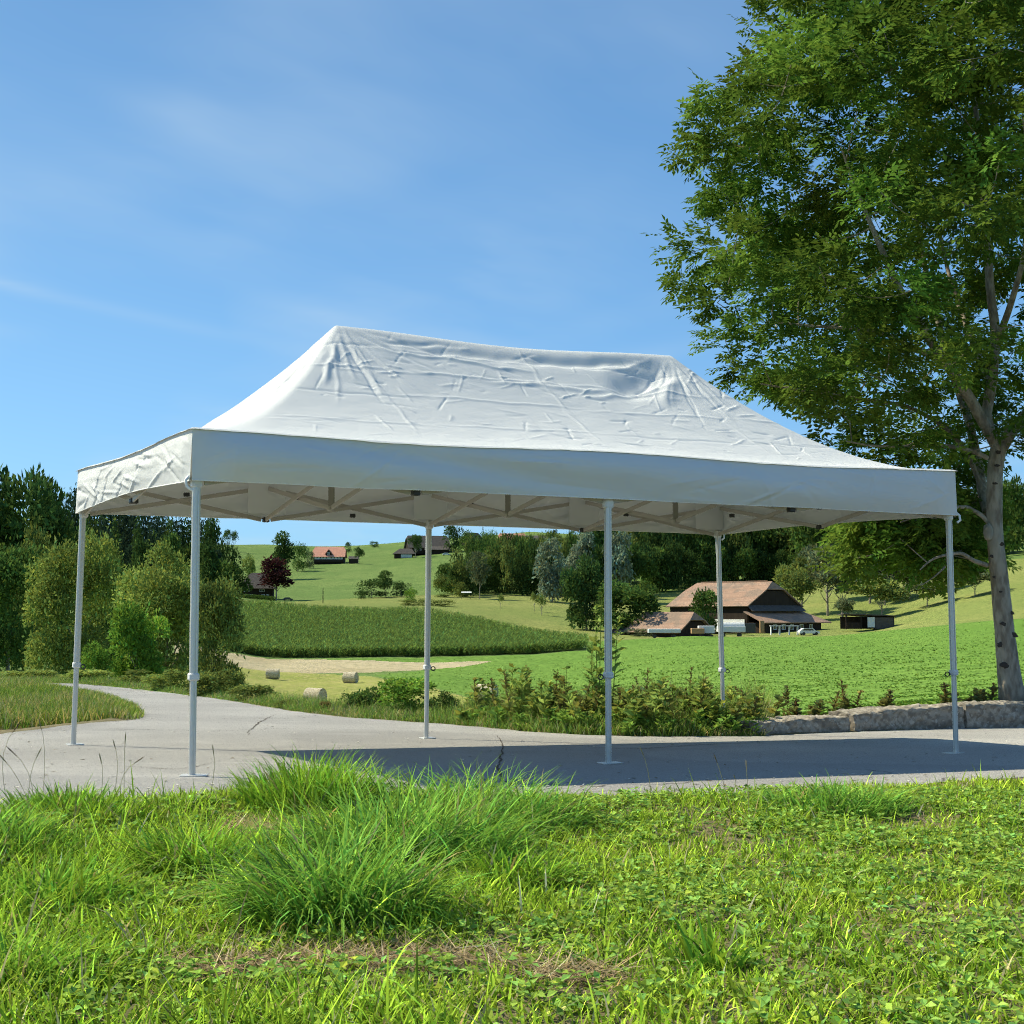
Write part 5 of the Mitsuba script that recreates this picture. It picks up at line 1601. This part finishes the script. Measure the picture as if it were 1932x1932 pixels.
# dry cut straw lying on the bare patches
st = MB()
for px, py, rx, ry in PATCH:
    n = int(13000 * rx * ry) + 120
    an, ro = r.random(n) * 6.28, r.random(n) ** .6
    x, y = px + rx * 1.1 * ro * np.cos(an), py + ry * 1.5 * ro * np.sin(an)
    blades(st, np.stack([x, y, height(x, y) + r.uniform(.002, .022, n)], -1), r.random(n) * 6.28, r.uniform(.04, .15, n), r.uniform(1.0, 1.55, n), r.normal(.15, .3, n), r.uniform(.003, .0065, n), vary(r, n, (.47, .37, .22), .4, .06), 3, r.normal(0, .5, n))
x, y, s = bank_points(60000, 3.0, 7.4)
k = bare(x, y)
ok = (r.random(len(x)) < k * 1.2) | (r.random(len(x)) < .035)
x, y = x[ok], y[ok]
n = len(x)
blades(st, np.stack([x, y, height(x, y) + r.uniform(.002, .02, n)], -1), r.random(n) * 6.28, r.uniform(.03, .14, n), r.uniform(1.1, 1.55, n), r.normal(.15, .25, n), r.uniform(.002, .0045, n), vary(r, n, (.40, .31, .18), .3, .05), 3, r.normal(0, .5, n))
put('dry_straw', st.get(), 'mat_grass', color=st.col(), kind='stuff')
labels['dry_straw']['label'] = 'dry brown cut grass lying on the bare patches of the bank'

TL = ['largest arching grass tussock in front, left of the picture middle', 'tall grass tussock behind the largest one', 'upright dark grass tussock at the asphalt edge right of the near left leg', 'grass tussock left of the largest one', 'grass tussock at the asphalt edge below the far left leg', 'broad grass tussock at the left picture edge', 'small grass tussock right of the largest one', 'grass tussock in the left foreground', 'grass tussock at the asphalt edge left of the picture middle', 'low arching grass tussock at the asphalt edge towards the right', 'small tuft of broad blades right of the bare patches', 'grass tussock in the lower left corner']
for k, (px, py, rad, ht) in enumerate(TUFT):
    q = R(3000 + k)
    mb = MB()
    n = min(int(400 + 1900 * rad * ht / .12), 1500)
    if k == 10:
        n = 90
    an = q.random(n) * 6.28
    ro = rad * q.random(n) ** .55
    x, y = px + ro * np.cos(an), py + ro * .75 * np.sin(an)
    lean_dir = np.where(q.random(n) < .6, an + q.normal(0, .5, n), q.random(n) * 6.28)
    fall = np.clip(ro / rad, 0, 1)
    L = ht * q.uniform(.45, 1.35, n) * (1.15 - .3 * fall)
    up_ = k in (2, 4, 10)
    hueb = np.array([.22, .41, .065]) if k in (0, 1, 5, 8, 9) else np.array([.24, .41, .045])
    col = np.where((q.random(n) < .06)[:, None], vary(q, n, (.30, .27, .13), .2), vary(q, n, hueb, .36))
    blades(mb, np.stack([x, y, height(x, y) - .01], -1), lean_dir, L, q.uniform(.05, .35, n) + .25 * fall, q.uniform(.4, 1.0, n) if up_ else q.uniform(.6, 2.0, n), q.uniform(.0070, .0150, n) * (1.6 if k == 10 else 1), col, 5, q.normal(0, .4, n))
    one('grass_tussock', mb.get(), 'mat_grass', TL[k], 'grass tussock', 'grass tussocks on the bank', color=mb.col())

# thin seed stalks that stand against the asphalt
sk = MB()
for k in range(22):
    if k < 12:
        px, py = r.uniform(-2.6, -1.3), r.uniform(6.0, 6.9)
    else:
        px, py = r.uniform(-1.3, 2.4), r.uniform(6.4, 7.3)
    p = np.array([px, py, ground(px, py)])
    h_ = r.uniform(.18, .42) * (1.0 if k < 12 else .7)
    d = np.array([r.normal(0, .18), r.normal(0, .12), 1])
    P = p + np.linspace(0, 1, 6)[:, None] * d * h_ + np.linspace(0, 1, 6)[:, None] ** 3 * np.array([r.normal(0, .06), 0, -.02])
    sk.add(*tube(P, np.linspace(.0016, .0011, 6), 4), (.36, .34, .18))
    sk.add(*tube(np.array([P[-1] - (P[-1] - P[-2]) * .6, P[-1], P[-1] + (P[-1] - P[-2]) * .35]), [.0016, .0028, .0008], 6), (.34, .29, .17) if k % 4 else (.14, .11, .07))
put('seed_stalks', sk.get(), 'mat_leaf', color=sk.col(), kind='stuff')
labels['seed_stalks']['label'] = 'thin seed stalks rising above the bank against the asphalt'

# pale grit and leaf scraps lying on the asphalt
gc = MB()
n = 2200
u, v = r.uniform(-60, 1950, n), np.concatenate([r.uniform(1390, 1500, n // 2), r.uniform(1350, 1500, n - n // 2)])
P = np.array([road_hit(a, b) for a, b in zip(u, v)])
sd = signed(road_poly, P[:, 0], P[:, 1])
ok = (sd < -.03) & (r.random(n) < .15 + np.exp(sd / .5))
P = P[ok]
n = len(P)
an = r.random(n) * 6.28
leaves(gc, np.c_[P, plane(P[:, 0], P[:, 1]) + .007], np.stack([np.cos(an), np.sin(an), an * 0], -1), np.stack([r.normal(0, .08, n), r.normal(0, .08, n), an * 0 + 1], -1), r.uniform(.01, .045, n), r.uniform(.006, .02, n), np.where((r.random(n) < .6)[:, None], vary(r, n, (.48, .46, .41), .2, .03), vary(r, n, (.16, .13, .08), .3)))
put('road_grit', gc.get(), 'mat_paint', color=gc.col(), kind='stuff')
labels['road_grit']['label'] = 'pale grit and leaf scraps scattered on the asphalt'

# old cracks in the asphalt, filled with tar
for k, (px, wd) in enumerate((([(470, 1385), (484, 1368), (500, 1357), (528, 1344)], .008), ([(936, 1385), (950, 1410), (942, 1440), (960, 1500)], .009), ([(1060, 1398), (1180, 1410), (1330, 1402), (1500, 1396)], .008), ([(90, 1450), (210, 1442), (330, 1448), (420, 1432)], .007))):
    P = smooth_path(np.c_[[road_hit(*q) for q in px], np.zeros(len(px))], 60)
    P[:, :2] += .05 * (np.stack([meshkit.fbm(P * 5 + k, 3, 2), meshkit.fbm(P * 5 + k, 3, 7)], -1) - .5)
    t = norm(np.gradient(P, axis=0))
    sd = np.c_[-t[:, 1], t[:, 0], t[:, 0] * 0] * (wd * (.35 + .9 * meshkit.noise(P * 14, 3)))[:, None] * np.sin(np.linspace(.15, 3.0, 60))[:, None]
    v = np.stack([P - sd, P + sd], 1).reshape(-1, 3)
    v[:, 2] = plane(v[:, 0], v[:, 1]) + .0075
    i = np.arange(59)[:, None] * 2
    put('road_crack', (v, np.vstack([i + [0, 2, 1], i + [1, 2, 3]])), 'mat_scar', kind='structure')
